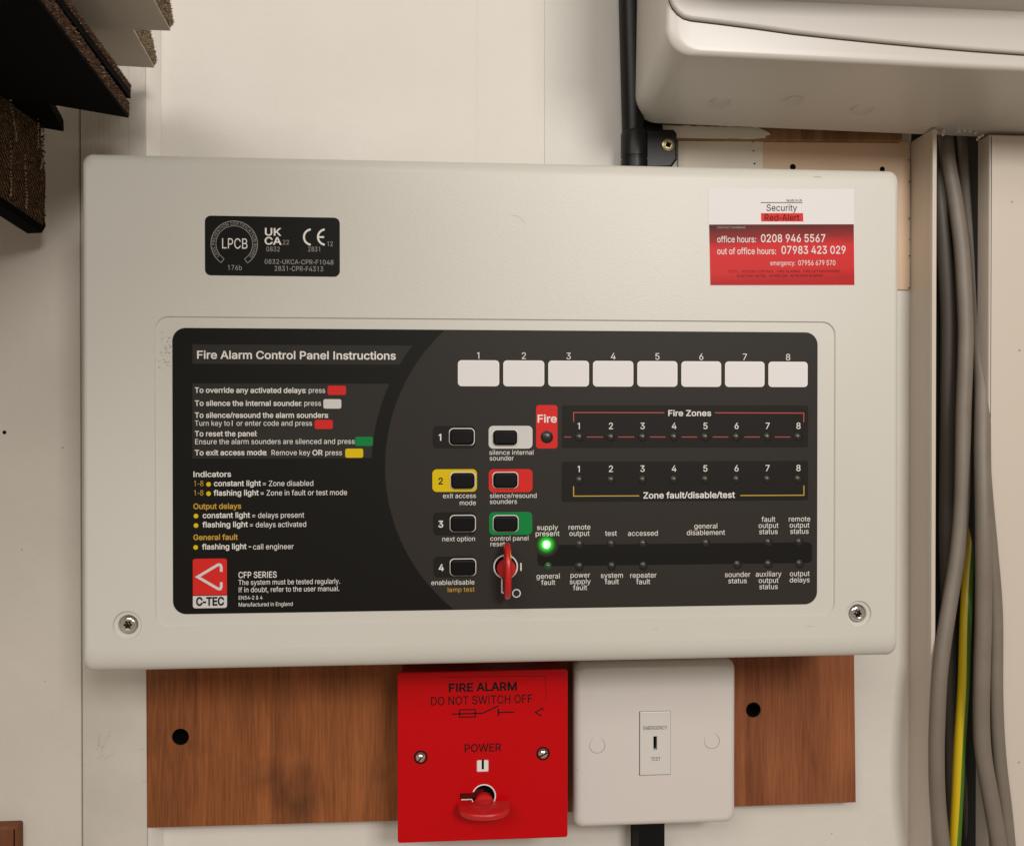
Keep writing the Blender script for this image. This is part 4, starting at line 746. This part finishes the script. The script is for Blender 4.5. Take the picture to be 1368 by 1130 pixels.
YR = .045
RP = thing('switch_plate', 'red fire alarm power switch plate with a key in it', 'switch plate', P(645, 1010, YW), 'switch plates under the panel')
q = quad((530.3, 897.5), (757.8, 895), (759, 1117.6), (531.8, 1126.4), YR)
rx = (q[0]+q[2])/2
kc2 = P(646.4, 1063, YR); k2 = mpp(646, 1063, YR)
kh = circ(kc2.x, kc2.z, 14.6*k2, 24, -150, 162)
kh = kh+[(kc2.x-32*k2, kc2.z+4.6*k2), (kc2.x-32*k2, kc2.z-3.2*k2)]
win = quad((637, 1014.6), (653, 1014.6), (653, 1031), (637, 1031), YR); winp = rr(*win, .0006, 3)
mb = MB(); slab(mb, rr(*q, .0013, 4), YR, YR+.0016, bev=.0005, seg=3, holes=[kh, winp])
mb.build('face_plate', M['plate'], RP, smooth=40)
mb = MB(); slab(mb, rr(q[0]+.0012, q[1]+.0012, q[2]-.0012, q[3]-.0012, .002, 4), YR+.0055, YW-.0002); mb.build('back_box', M['plate_edge'], RP, smooth=40)
T1 = YR-.00006
for s, u, v, h, wd, bo in (('FIRE ALARM', 645.2, 922.6, 10.6, 92.5, .05), ('DO NOT SWITCH OFF', 643.6, 940, 11, 137, .012), ('POWER', 645, 1003.6, 10.4, 50.5, .018)): text(s, u, v, h, T1, 'ink', RP, wd, 'c', bo, rot=.004)
mb = MB()
def S(pts, wd): stroke(mb, [(P(u, v, T1).x, P(u, v, T1).z) for u, v in pts], wd*k2, T1)
S([(603.4, 953.4), (644.4, 952.4), (666.3, 942.2)], 1.7); S([(614, 957.6), (614, 947.8), (635, 947.4), (635, 957.2), (614, 957.6)], 1.5); S([(665.8, 946.4), (665.8, 956.4)], 2); S([(665.8, 951.4), (687, 950.8)], 1.7)
S([(725.4, 949), (724.6, 945.6), (715.2, 951.2), (723.6, 956.4)], 1.6)
mb.build('fuse_symbol', M['ink'], RP, smooth=0)
mb = MB()
for a, b in (((590, 904.5), (728.8, 902.6)), ((728.8, 902.6), (729.4, 936))): pa, pb_ = P(*a, T1), P(*b, T1); stroke(mb, [(pa.x, pa.z), (pb_.x, pb_.z)], .00022, T1)
mb.build('label_edge', M['rink'], RP, smooth=0)
mb = MB(); slab(mb, inset(winp, .00002), YR+.0008, YR+.0014); WN = mb.build('indicator_window', M['white'], RP, smooth=0)
p, p2 = P(643.6, 1014, YR), P(646.6, 1028, YR); sheet('window_bar', rr(p.x, p2.z, p2.x, p.z, .0004, 3), YR+.0007, 'hole', WN)
mb = MB(); ring(mb, kc2.x, kc2.z, 14.5*k2, 16.2*k2, T1, 32, -40, 156); stroke(mb, [(kc2.x-30*k2, kc2.z-3.7*k2), (kc2.x-16*k2, kc2.z-3.7*k2), (kc2.x-14.4*k2, kc2.z-8*k2)], 1.3*k2, T1); KS2 = mb.build('key_switch', M['white'], RP, smooth=0)  # white arc and edge line paint the highlight on the keyhole's chamfer
sheet('key_well', circ(kc2.x, kc2.z, 17*k2, 24), YR+.0042, 'hole', KS2)
sheet('key_slot', [(kc2.x-34*k2, kc2.z-5*k2), (kc2.x, kc2.z-5*k2), (kc2.x, kc2.z+6*k2), (kc2.x-34*k2, kc2.z+6*k2)], YR+.0030, 'rink', KS2)
def slot_screw(c, r, y, m, parent, ang):
    mb = MB(); prof = [(r*1.12, y+.0002), (r, y-.0004), (r*.86, y-.0012), (r*.5, y-.0018), (0, y-.0020)][::-1]; lathe(mb, c.x, c.z, prof, 24)
    sc_ = mb.build('fixing_screw', M[m], parent, smooth=60)
    mb = MB(); d = Vector((math.cos(ang), math.sin(ang)))*r*.86; nn = Vector((-d.y, d.x)).normalized()*r*.12
    pts = [(c.x+s*d.x+t*nn.x, c.z+s*d.y+t*nn.y) for s, t in ((-1, -1), (1, -1), (1, 1), (-1, 1))]
    flat(mb, pts, y-.00205); mb.build('screw_slot', M['hole'], sc_, smooth=0)
for u, v, a in ((562, 1011, .9), (725.4, 1006, .5)): 
    c = P(u, v, YR); slot_screw(c, 6.9*k2, YR, 'chrome', RP, a)
    mb = MB(); ring(mb, c.x, c.z, 7.4*k2, 9.3*k2, YR-.00004, 24); mb.build('screw_rim', M['ink'], RP, smooth=0)
make_key('switch_key', (P(646.8, 1068, YR-.003).x, P(646, 1075.5, YR-.004).z), YR+.001, 12.4*k2, .0133, .0036, .0185, 'red plastic key lying flat in the red switch plate', False)

YP = .058
WP = thing('switch_plate', 'white emergency lighting test switch plate beside the red plate', 'switch plate', P(870, 1000, YW), 'switch plates under the panel')
q = quad((765.5, 882.5), (978, 878.5), (983, 1094.5), (764.8, 1103.2), YP+.004)
wx0, wz0_, wx1, wz1_ = q
md = quad((854.6, 950.8), (895.8, 949.4), (895.8, 1033.8), (855.2, 1035), YP)
L = []
for i in range(7):
    t = i/6*math.pi/2; c = 1-math.cos(t); q_ = rr(wx0+.0035*c, wz0_+.0035*c, wx1-.0035*c, wz1_-.0065*c, .0050-.001*c, 7); L.append([(x, YP+.0042*(1-math.sin(t)), z) for x, z in q_])
L = [[(x, YP+.0085, z) for x, z in rr(wx0+.0004, wz0_+.0004, wx1-.0004, wz1_-.0004, .0046, 7)]]+L
mdp = [(md[0]-.00045, md[1]-.00035), (md[2]+.00008, md[1]-.00028), (md[2]+.00008, md[3]+.00028), (md[0]-.00042, md[3]+.00028)]
caps = [P(798, 995.4, YP), P(951.2, 989.6, YP)]; cr_ = 10.6*mpp(800, 995, YP)
mb = MB(); loft(mb, L); flat(mb, q_, YP, [mdp]+[circ(c.x, c.z, cr_, 28) for c in caps])
loft(mb, [[(x, YP, z) for x, z in mdp[::-1]], [(x, YP+.004, z) for x, z in mdp[::-1]]])
for c in caps: loft(mb, [[(x, YP, z) for x, z in circ(c.x, c.z, cr_, 28)[::-1]], [(x, YP+.002, z) for x, z in circ(c.x, c.z, cr_, 28)[::-1]]])
mb.build('face_plate', M['wplate'], WP, smooth=40)
for c in caps:
    mb = MB(); slab(mb, circ(c.x, c.z, cr_-.00014, 28), YP+.0001, YP+.0019, bev=.0002, seg=2); mb.build('screw_cap', M['wplate'], WP, smooth=40)
sheet('module_gap', mdp, YP+.0039, 'hole', WP)
p, p2 = P(872.8, 983, YP), P(877.8, 1001, YP); slt = [(p.x, p2.z), (p2.x, p2.z), (p2.x, p.z), (p.x, p.z)]
mb = MB(); slab(mb, [(md[0], md[1]), (md[2], md[1]), (md[2], md[3]), (md[0], md[3])], YP-.0002, YP+.0035, bev=.0003, seg=2, holes=[slt], hdep=.003)
MO = mb.build('test_switch_module', M['wmod'], WP, smooth=0)
sheet('key_slot', inset(slt, .00001), YP+.0024, 'hole', MO)
text('EMERGENCY', 875.3, 974.2, 4.9, YP-.00025, 'ink', MO, 33, 'c', 0, rot=.003); text('TEST', 876, 1015.8, 4.9, YP-.00025, 'ink', MO, 13.4, 'c', 0)
mb = MB(); slab(mb, rr(wx0+.002, wz0_+.002, wx1-.002, wz1_-.002, .003, 4), YP+.0084, YW-.0002); mb.build('back_box', M['wplate'], WP, smooth=40)
p = P(772.3, 1027.5, YP+.0012); sheet('speck', circ(p.x, p.z, .0006, 8), YP+.0004, 'ink', WP)
a, b = P(850.5, 1080, .074), P(884.6, 1080, .074)
mb = MB(); slab(mb, rr(a.x, -.5, b.x, wz0_+.004, .001, 2), .068, WY-.0005, bev=.0006, seg=2); o = mb.build('cable', M['cblack']); tag(o, 'flat black cable leaving the bottom of the white switch plate', 'cable')
# ================================================================== FUSE BOX, TOP RIGHT
TH = -.017                                          # hangs slightly out of level
cx_, cz_ = P(846.5, 163, .076).x, P(846.5, 163, .076).z
def RU(p):                                          # turn a point of the unit about its lower back corner
    x, y, z = p; dx, dz = x-cx_, z-cz_
    return (cx_+dx*math.cos(TH)-dz*math.sin(TH), y, cz_+dx*math.sin(TH)+dz*math.cos(TH))
def RUm(mb): mb.v = [RU(v) for v in mb.v]; return mb
CU = thing('fuse_box', 'cream plastic fuse box with a curved lid above the right end of the fire panel', 'fuse box', (cx_+.1, .076, cz_+.1))
fx, fz = P(889, 72, 0).x, P(897, 72.5, 0).z
YBK, YFR = .0765, -.001
bw, bh = .36, .22
mb = MB(); L = []
prof = [(YBK, 0, .0115), (YBK-.010, .05, .0115)]
def urr(t, inx, r): # t 0 back .. 1 front
    ax = cx_+(fx-cx_)*t+inx; az = cz_+(fz-cz_)*t+inx; return rr(ax, az, ax+bw, az+bh, r, 8)
def urr2(t, inx, inz, r):
    ax = cx_+(fx-cx_)*t; az = cz_+(fz-cz_)*t; return rr(ax+inx, az+inz, ax+bw, az+bh, r, 8)
L.append([(x, YBK, z) for x, z in urr(0, 0, .0125)])
for t in (.25, .5, .75, .965): L.append([(x, YBK+(YFR-YBK)*t, z) for x, z in urr(t, 0, .0125)])
for i in range(1, 7):
    a = i/6*math.pi/2; L.append([(x, YBK+(YFR-YBK)*.965+(YFR-YBK)*.035*math.sin(a), z) for x, z in urr2(.965+.035*math.sin(a), .0062*(1-math.cos(a)), .0022*(1-math.cos(a)), .0125)])
loft(mb, L, cap0=True, cap1=True); RUm(mb).build('body', M['unit'], CU, smooth=40)
# lid: its lower edge bows down
def LP(u, v, y=YFR): p = P(u, v, y); return (p.x, p.z)
edge = [(891.5, -60), (892, -20), (893.5, 0), (897.5, 10), (904, 19), (912, 25), (922, 28), (960, 32.5), (1010, 39), (1060, 46), (1120, 52.5), (1180, 58.5), (1240, 64), (1300, 69), (1370, 74), (1460, 79), (1640, 80)]
pts = [LP(u, v) for u, v in edge]; pts = pts+[(pts[-1][0], .35), (pts[0][0], .35)]
mb = MB(); slab(mb, pts, YFR-.0022, YFR-.0002, bev=.0012, seg=3); mb.build('lid', M['unit'], CU, smooth=40)
gp = [LP(u, v+1.5) for u, v in edge]; gp = gp+[(gp[-1][0], .35), (gp[0][0]-.0006, .35)]
mb = MB(); slab(mb, gp, YFR-.0001, YFR+.0004); mb.build('lid_gap', M['gap'], CU, smooth=0)
e2 = [LP(u, v) for u, v in ((940, -10), (1000, 2.5), (1070, 6), (1200, 11.5), (1370, 19.5), (1640, 30))]
e3 = [LP(u, v, YFR-.02) for u, v in ((900, -75), (960, -50), (1060, -45), (1200, -40), (1370, -36), (1640, -30))]
mb = MB(); n = len(e2)
A = [(x, YFR-.0021, z) for x, z in e2]+[(x, YFR-.0400, z) for x, z in e3]+[(x, YFR-.04, .35) for x, z in e3]
mb.add(A, [(i, i+1, n+i+1, n+i) for i in range(n-1)]+[(n+i, n+i+1, 2*n+i+1, 2*n+i) for i in range(n-1)])
mb.build('lid_bulge', M['unit'], CU, smooth=60)
for u, v, r in ((962, 139, 12), (1060, 137.5, 11), (1153, 148, 14)):   # knock-out rings on the underside
    t = .22; z = cz_+(fz-cz_)*t
    p = PZ(u, v, z-.017*(P(u, v, .06).x-cx_)-.0001); L = []
    for rr_, dzz in ((r*.00036, 0), (r*.00036+.0004, -.00012), (r*.00036+.0008, 0)): L.append([(p.x+rr_*math.cos(2*math.pi*i/24), p.y+rr_*math.sin(2*math.pi*i/24), p.z+dzz+(rr_*math.sin(2*math.pi*i/24))*-.35) for i in range(24)])
    mb = MB(); loft(mb, L); mb.build('knockout_ring', M['unit'], CU, smooth=60)

# ================================================================== CONDUIT AND ITS CLIP
ch = .078
p0, p1 = P(840, -60, ch), P(847, 214, ch); pr = 15.2*mpp(846, 100, ch)
mb = MB(); tube(mb, [p0, p0+(p1-p0)*.35, p0+(p1-p0)*.7, p1], pr, 24); o = mb.build('conduit', M['pipe']); tag(o, 'black round conduit running down beside the cream fuse box', 'conduit')
CP = thing('pipe_clip', 'black clip with one brass screw holding the conduit above the panel', 'clip', P(868, 200, WY))
mb = MB(); c = P(847.2, 200, ch); L = []
rz = [(P(849, v, ch).z, k) for v, k in ((176, 1.0), (180, 1.16), (211, 1.17), (212, 1.10), (214, 1.10), (215, 1.17), (226, 1.17))]
for z, k in rz: L.append([(c.x+pr*k*math.cos(2*math.pi*i/28), ch-pr*k*math.sin(2*math.pi*i/28), z) for i in range(28)])
loft(mb, [l[::-1] for l in L][::-1], True, True); mb.build('clip_ring', M['pipe'], CP, smooth=40)
yk = .0775
tabp = [(P(u, v, yk).x, P(u, v, yk).z) for u, v in ((846, 172), (900, 173), (904.5, 178), (905, 213), (897, 224), (846, 226))][::-1]
mb = MB(); slab(mb, tabp, yk, WY-.0003, bev=.0012, seg=3); mb.build('clip_tab', M['pipe'], CP, smooth=40)
# web between pipe and box corner
mb = MB(); slab(mb, [(P(u, v, .0815).x, P(u, v, .0815).z) for u, v in ((846, 130), (864, 150), (884, 160), (886, 176), (846, 180))][::-1], .0815, WY-.0004, bev=.001, seg=2); mb.build('clip_web', M['pipe'], CP, smooth=40)
c = P(892.3, 194.4, yk); r = 8.6*mpp(892, 194, yk)
mb = MB(); lathe(mb, c.x, c.z, [(r, yk), (r*.95, yk-.0006), (r*.6, yk-.0011), (r*.42, yk-.0011), (r*.36, yk+.0004), (0, yk+.0008)][::-1], 24); SW = mb.build('fixing_screw', M['brass'], CP, smooth=40)
mb = MB()
for a in (.5, .5+math.pi/2):
    d = Vector((math.cos(a), math.sin(a)))*r*.5; nn = Vector((-d.y, d.x)).normalized()*r*.10
    flat(mb, [(c.x+s*d.x+t*nn.x, c.z+s*d.y+t*nn.y) for s, t in ((-1, -1), (1, -1), (1, 1), (-1, 1))], yk-.00115-.00002*a)
mb.build('screw_cross', M['hole'], SW, smooth=0)

# ================================================================== CABLE TRUNKING ON THE RIGHT
TY = .067
TR = thing('cable_trunking', 'open vertical cream trunking holding the grey cables right of the panel', 'trunking', (P(1280, 600, WY).x, .13, 0))
xb = P(1215.5, 400, WY).x; xf = P(1247.5, 400, TY).x
ztop = P(1240, 173, TY).z
mb = MB()                                           # side wall: a thin upright strip coming out of the wall
xs = (xb+xf)/2
box(mb, xs-.0006, xs+.0009, TY, .115, -.55, ztop); s_ = mb.build('side_strip', M['trunk'], TR, smooth=0)
mb = MB(); slab(mb, rr(xs-.0011, -.55, xs+.0014, ztop, .0004, 2), TY-.0012, TY+.0018, bev=.0005, seg=2); mb.build('side_lip', M['trunk'], TR, smooth=40)
xr_ = P(1321.5, 400, TY).x
mb = MB(); box(mb, xs+.001, xr_+.06, .118, .121, -.55, .6); box(mb, xr_+.0005, xr_+.0030, .0776, .118, -.55, .6); mb.build('trunking_back', M['dark'], TR, smooth=0)
zt2 = P(1340, 180, TY).z
mb = MB(); slab(mb, rr(xr_, -.6, xr_+.5, zt2, .0006, 2), TY, .0775, bev=.0012, seg=3); o = mb.build('wall_board', M['trunk']); tag(o, 'cream flat cover board right of the grey cables', 'board')
for u, v, r in ((1362, 468, 1.6), (1352, 270, 1.4), (1361, 1018, 1.4)):
    p = P(u, v, TY); mb = MB(); flat(mb, circ(p.x, p.z, r*mpp(u, v, TY), 8), TY-.0001); mb.build('speck', M['grink'], o, smooth=0)
rs = random.Random(11); mb = MB()                   # crumbs of plaster left along the top
for u, v, r in ((1251, 177, 2.6), (1260, 176, 3), (1259.6, 180, 2.4), (1281, 175.5, 2.6), (1288, 175, 2.4), (1296, 176, 2.2), (1303, 178, 2), (1308, 184, 2.4), (1312, 181.5, 2.2), (1305.5, 187, 1.8), (1249.4, 209.5, 1.7)):
    p = P(u, v, TY+.002); r *= .00037
    vs = []
    for i in range(5):
        for j in range(8):
            th, ph = math.pi*i/4, 2*math.pi*j/8; k = r*rs.uniform(.7, 1.25); vs.append((p.x+k*math.sin(th)*math.cos(ph), p.y+k*math.sin(th)*math.sin(ph), p.z+k*math.cos(th)))
    mb.add(vs, [(i*8+j, i*8+(j+1) % 8, (i+1)*8+(j+1) % 8, (i+1)*8+j) for i in range(4) for j in range(8)])
o = mb.build('plaster_crumb', M['flake'], TR); o['kind'] = 'stuff'
def cable(path, r, m, label, name='grey_cable', group='cables in the open trunking', cat='cable', ry=None):
    pts = catmull([P(u, v, y) for u, v, y in path], 7); mb = MB(); tube(mb, pts, r, 14, ry); o = mb.build(name, M[m], smooth=60); return tag(o, label, cat, group)
cr0 = .0044
cable([(1258, 60, .092), (1262, 150, .088), (1266, 212, .084), (1277, 274, .080), (1285, 336, .077), (1290, 429, .075), (1289.5, 480, .074), (1287, 554, .073), (1285, 666, .071), (1279, 740, .069), (1267, 815, .066), (1256.5, 889, .063), (1252.5, 950, .062), (1251, 1010, .061), (1253, 1074, .061), (1261, 1150, .062), (1268, 1220, .062)],
      .0043, 'cable', 'frontmost grey cable swinging from the middle to the left edge low down', ry=.0034)
cable([(1290, 60, .094), (1288, 150, .094), (1291, 212, .091), (1294, 274, .088), (1301, 336, .085), (1307, 429, .081), (1312.5, 510, .074), (1312.5, 600, .066), (1314, 700, .060), (1314, 815, .059), (1312, 889, .059), (1311, 960, .060), (1314, 1010, .059), (1325, 1074, .058), (1336, 1140, .058), (1345, 1220, .058)],
      .0044, 'cable', 'thick grey cable running down the right side of the bundle', ry=.0036)
cable([(1305, 120, .099), (1306, 212, .098), (1309, 300, .095), (1312, 380, .092), (1313, 470, .088), (1312, 545, .079), (1314, 610, .069), (1318, 670, .0632), (1324, 735, .0622), (1330.5, 820, .0620), (1331, 930, .0622), (1335, 1010, .0622), (1344, 1090, .062), (1352, 1180, .062)],
      .0036, 'cable', 'grey cable partly tucked behind the right edge of the bundle', ry=.0030)
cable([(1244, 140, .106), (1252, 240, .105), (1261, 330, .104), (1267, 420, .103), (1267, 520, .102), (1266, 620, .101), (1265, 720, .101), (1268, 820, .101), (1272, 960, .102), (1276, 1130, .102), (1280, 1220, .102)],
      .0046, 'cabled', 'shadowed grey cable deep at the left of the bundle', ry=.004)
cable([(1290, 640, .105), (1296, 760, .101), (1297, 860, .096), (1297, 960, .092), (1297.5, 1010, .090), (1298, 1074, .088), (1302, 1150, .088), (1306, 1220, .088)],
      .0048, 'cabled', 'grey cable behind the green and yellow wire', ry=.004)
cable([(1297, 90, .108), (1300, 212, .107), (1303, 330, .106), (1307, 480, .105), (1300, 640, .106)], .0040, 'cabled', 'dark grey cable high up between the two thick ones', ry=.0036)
# earth wire: yellow sheath with a green half
EW = thing('earth_wire', 'green and yellow striped earth wire among the grey cables', 'wire', P(1285, 1000, .08))
path = catmull([P(u, v, y) for u, v, y in ((1299, 660, .092), (1297.5, 710, .087), (1292.5, 777, .081), (1289.5, 842, .076), (1287, 919, .073), (1282, 997, .071), (1278.5, 1074, .070), (1275, 1140, .070), (1271, 1220, .070))], 8)
r = .0031
for m, a0, a1, nm in (('ey', 38, 262, 'yellow_stripe'), ('eg', -98, 38, 'green_stripe')):
    L = []
    for i, p in enumerate(path):
        t = (path[min(i+1, len(path)-1)]-path[max(i-1, 0)]).normalized(); a = Vector((0, 1, 0)); b = t.cross(a).normalized()
        # angle 0 points right (+x), 90 to the viewer
        sgn = 1 if b.x > 0 else -1; tw = 8*math.sin(i*.12)
        L.append([p+(b*sgn)*r*math.cos(math.radians(q+tw))-a*r*math.sin(math.radians(q+tw)) for q in [a0+(a1-a0)*k/12+64 for k in range(13)]])
    mb = MB(); k = 13; vs = [tuple(p) for l in L for p in l]
    mb.add(vs, [(i*k+j, i*k+j+1, (i+1)*k+j+1, (i+1)*k+j) for i in range(len(L)-1) for j in range(k-1)]); mb.build(nm, M[m], EW, smooth=60)

# ================================================================== CARPET TILES, TOP LEFT
def tile_poly(c, e1, e2, s1, s2):                   # corner, two directions (x, y)
    e1 = Vector(e1).normalized()*s1; e2 = Vector(e2).normalized()*s2
    return [Vector(c), Vector(c)+e1, Vector(c)+e1+e2, Vector(c)+e2]
def tufts(side, n, m, parent, ln=.0014, seed=1, back=.0):
    """yarn ends along a side face (p0, p1 along it, q up)"""
    rs = random.Random(seed); mb = MB(); (p0, p1, q, out) = side
    for i in range(n):
        s, t = rs.random(), rs.random(); p = p0+(p1-p0)*s+q*t
        a = Vector((rs.uniform(-1, 1), rs.uniform(-1, 1), rs.uniform(-1, 1))).normalized(); d = (out*1.1+a*.8).normalized()*ln*rs.uniform(.4, 1.2); wv = d.cross(a).normalized()*ln*rs.uniform(.16, .3)
        mb.add([p-wv, p+wv, p+d*.6+wv*.8+a*ln*.2, p+d, p+d*.6-wv*.8+a*ln*.2], [(0, 1, 2, 4), (4, 2, 3)])
    o = mb.build('yarn_end', M[m], parent, smooth=0); o['kind'] = 'stuff'; return o
def htile(label, group, cu, cv, yc, right, left, s1, s2, layers, seed, dz=0, tuft=('tuft', 'tuftl', 2600)):
    """a flat tile seen from below: (cu, cv) its lower back corner, right/left: another photograph point on each lower edge"""
    c = P(cu, cv, yc); z = c.z
    a, b = PZ(*right, z), PZ(*left, z); e1, e2 = (a-c).xy, (b-c).xy
    q = tile_poly(c.xy, e1, e2, s1, s2); T = thing('carpet_tile', label, 'carpet tile', (c.x, c.y, z), group)
    nrm = Vector((e1.y, -e1.x, 0)).normalized()
    if nrm.x < 0: nrm = -nrm
    z0 = z
    for nm, th, m, ins in layers:
        cen = sum(q, Vector((0, 0)))/4; qq = [cen+(p-cen)*(1-ins) for p in q]
        n = 24; bd = []
        rs = random.Random(seed+int(z0*1e5))
        for i in range(4):
            p, r_ = qq[i], qq[(i+1) % 4]
            for k in range(n): pt = p+(r_-p)*k/n; bd.append(pt+Vector((rs.uniform(-1, 1), rs.uniform(-1, 1)))*.00018)
        mb = MB(); lo = [(p.x, p.y, z0) for p in bd]; hi = [(p.x, p.y, z0+th) for p in bd]
        loft(mb, [lo, hi], True, True); mb.build(nm, M[m], T, smooth=0)
        if nm == 'pile':
            p0 = Vector((qq[0].x, qq[0].y, z0)); p1 = Vector((qq[1].x, qq[1].y, z0))
            tufts((p0, p1, Vector((0, 0, th)), nrm), int(tuft[2]*1.7), tuft[0], T, .0008, seed)
            tufts((p0, p1, Vector((0, 0, th)), nrm), tuft[2]//9, tuft[1], T, .0008, seed+1)
        z0 += th
    return T, z0
G1 = 'brown carpet tiles stacked at the upper left'
t1, zt1 = htile('lowest large brown carpet tile at the upper left, its black back facing down', G1, 172, 158, .022, (50, 0), (85, 143), .22, .4, [('backing', .0012, 'backing', 0), ('pile', .0060, 'pile', .0)], 21)
c = P(174, 133, .064)
t2, zt2_ = htile('second brown carpet tile, lying on the lowest large one', G1, 174.5, 132, .022, (75, 0), (90, 122), .22, .4, [('backing', .0030, 'backing', 0), ('pile', .0032, 'pile', .0)], 33)
t3, _ = htile('small dark carpet tile corner tucked under the stack beside the hanging tile', G1, 85.5, 176, .072, (70, 147), (55, 171), .2, .3, [('backing', .0030, 'backing', 0), ('underlay', .0025, 'backing', .0)], 45)
# hanging tile: its woven face looks right, its black back edge shows below
HX = P(60, 304, .062).x
HT = thing('carpet_tile', 'brown carpet tile hanging on edge with pale stitched lines', 'carpet tile', P(60, 304, .062), G1)
pB = P(60.5, 303, .062); yb_ = .062
def hx(u, v): return PX(u, v, HX)
lowf = hx(0, 262); slope = (lowf.z-pB.z)/(lowf.y-pB.y)
ys = [yb_+(-.30-yb_)*i/20 for i in range(21)]
ztopH = hx(57, 60).z
rs = random.Random(9); mb = MB(); N = len(ys); rows = 16; vs = []
for j in range(rows+1):
    for i, y in enumerate(ys):
        zlo = pB.z+slope*(y-yb_); z = zlo+(ztopH+.05-zlo)*j/rows; wob = .0010*math.sin(z*120)+.0006*math.sin(y*90) if i else .0010*math.sin(z*120)
        vs.append((HX+wob-.003*(j/rows), y+(rs.uniform(-.0005, .0005) if i == 0 else 0), z))
mb.add(vs, [(j*N+i, j*N+i+1, (j+1)*N+i+1, (j+1)*N+i) for j in range(rows) for i in range(N-1)])
mb.build('pile', M['weave'], HT, smooth=60)
mb = MB(); bk = .0085
vs = []
for i, y in enumerate(ys):
    zlo = pB.z+slope*(y-yb_)
    for dx, dz in ((.0002, 0), (-.0015, -.0030), (-bk, -.0034), (-bk, .12)): vs.append((HX+dx, y, zlo+dz-.0002))
mb.add(vs, [(i*4+k, i*4+k+1, (i+1)*4+k+1, (i+1)*4+k) for i in range(N-1) for k in range(3)]+[(0, 3, 2, 1)]); mb.build('backing', M['backing'], HT, smooth=0)
p0 = Vector((HX, yb_, pB.z)); tufts((p0, Vector((HX-.001, yb_, ztopH)), Vector((-.003, 0, 0)), Vector((.4, 1, 0)).normalized()), 900, 'pile', HT, .0012, 77)
for k, pth in enumerate((((15, 160), (18, 178), (19, 190)), ((11, 190), (11, 225), (12, 250), (11, 264)), ((31, 209), (31, 235), (33, 262), (32, 281)), ((48, 160), (48, 184), (48, 200)), ((54, 212), (53, 220), (51, 226)), ((9, 100), (10, 130), (15, 158)), ((40, 120), (46, 150)))):
    mb = MB(); cu = catmull([hx(u, v)+Vector((.0005, 0, 0)) for u, v in pth], 6); q = []
    for i in range(len(cu)-1):
        n_ = max(1, int((cu[i+1]-cu[i]).length/.0012))
        for j in range(n_): q.append(cu[i]+(cu[i+1]-cu[i])*j/n_)
    for p in q:
        jt = rs.uniform(.45, 1.15); p = p+Vector((0, rs.uniform(-.0003, .0003), rs.uniform(-.0003, .0003))); vs = []
        for i in range(3):
            for j in range(6): a = 2*math.pi*j/6; rr_ = (.2, .55, .2)[i]*.0012*jt; vs.append((p.x+.0005+rr_*math.cos(a), p.y+rr_*math.sin(a), p.z+(i-1)*.00042))
        mb.add(vs, [(i*6+j, i*6+(j+1) % 6, (i+1)*6+(j+1) % 6, (i+1)*6+j) for i in range(2) for j in range(6)])
    o = mb.build('stitching', M['thread'], HT, smooth=60); o['kind'] = 'stuff'
# beige tiles with white backs, further up; their pile side fans out towards the viewer
G2 = 'beige carpet tiles above the brown ones'
def wedge(label, cu, cv, yc, e_low, e_up, left, ln, seed):
    c = P(cu, cv, yc); z = c.z; a = PZ(*e_low, z); b = PZ(*left, z)
    d1 = (a-c).normalized(); d2 = (b-c).normalized(); s1 = ln
    T = thing('carpet_tile', label, 'carpet tile', tuple(c), G2)
    u_ = P(*e_up, yc-.0).copy(); up = PX(*e_up, c.x+d1.x*(a-c).length+.004)
    hgt = max(.004, min(.05, (up-a).z)); k = s1/(a-c).length
    c2 = c+Vector((.0012, 0, .0035)); a2 = c+d1*s1+Vector((.004*k, 0, hgt*k))
    L0 = [c, c+d1*s1, c+d1*s1+d2*.3, c+d2*.3]; L1 = [c2, a2, a2+d2*.3, c2+d2*.3]
    th = Vector((0, 0, .0012))
    mb = MB(); loft(mb, [[tuple(p) for p in L0], [tuple(p+th) for p in L0]], True, True); mb.build('backing', M['wback'], T, smooth=0)
    mb = MB(); loft(mb, [[tuple(p+th*1.02) for p in L0], [tuple(p) for p in L1]], True, True); mb.build('pile', M['bpile'], T, smooth=0)
    rs = random.Random(seed); mb = MB()
    for i in range(2200):
        s = rs.random()**.7*.2; t = rs.random(); lo = L0[0]+(L0[1]-L0[0])*s+th; hi = L1[0]+(L1[1]-L1[0])*s; p = lo+(hi-lo)*t
        a_ = Vector((rs.uniform(-1, 1), rs.uniform(-1, 1), rs.uniform(-1, 1))).normalized(); d = (Vector((1, .2, 0))+a_*.9).normalized()*.0011*rs.uniform(.4, 1.1); wv = d.cross(a_).normalized()*.0003
        mb.add([p-wv, p+wv, p+d+wv*.5, p+d-wv*.5], [(0, 1, 2, 3)])
    o = mb.build('yarn_end', M['btuft'], T, smooth=0); o['kind'] = 'stuff'
wedge('lower beige carpet tile with a white back, nearer the timber', 206, 91, .056, (178, 40), (212, 41), (170, 89), .26, 5)
zl = P(206, 91, .056).z-.0032; YU = (CAM+ray(227.5, 41.5)*(zl/ray(227.5, 41.5).z)).y
wedge('upper beige carpet tile with a white back, reaching further right over the wall', 227.5, 41.5, YU, (205, 0), (230, 0), (178, 40), .26, 6)

# ================================================================== WOOD BLOCK, BOTTOM LEFT
a = P(28.5, 1097.5, .0785)
mb = MB(); slab(mb, rr(a.x-.08, -.4, a.x, a.z, .0012, 4), .0745, .0804, bev=.0020, seg=4); o = mb.build('wooden_block', M['blockw']); tag(o, 'brown wooden block with a rounded edge against the left board', 'wood block')
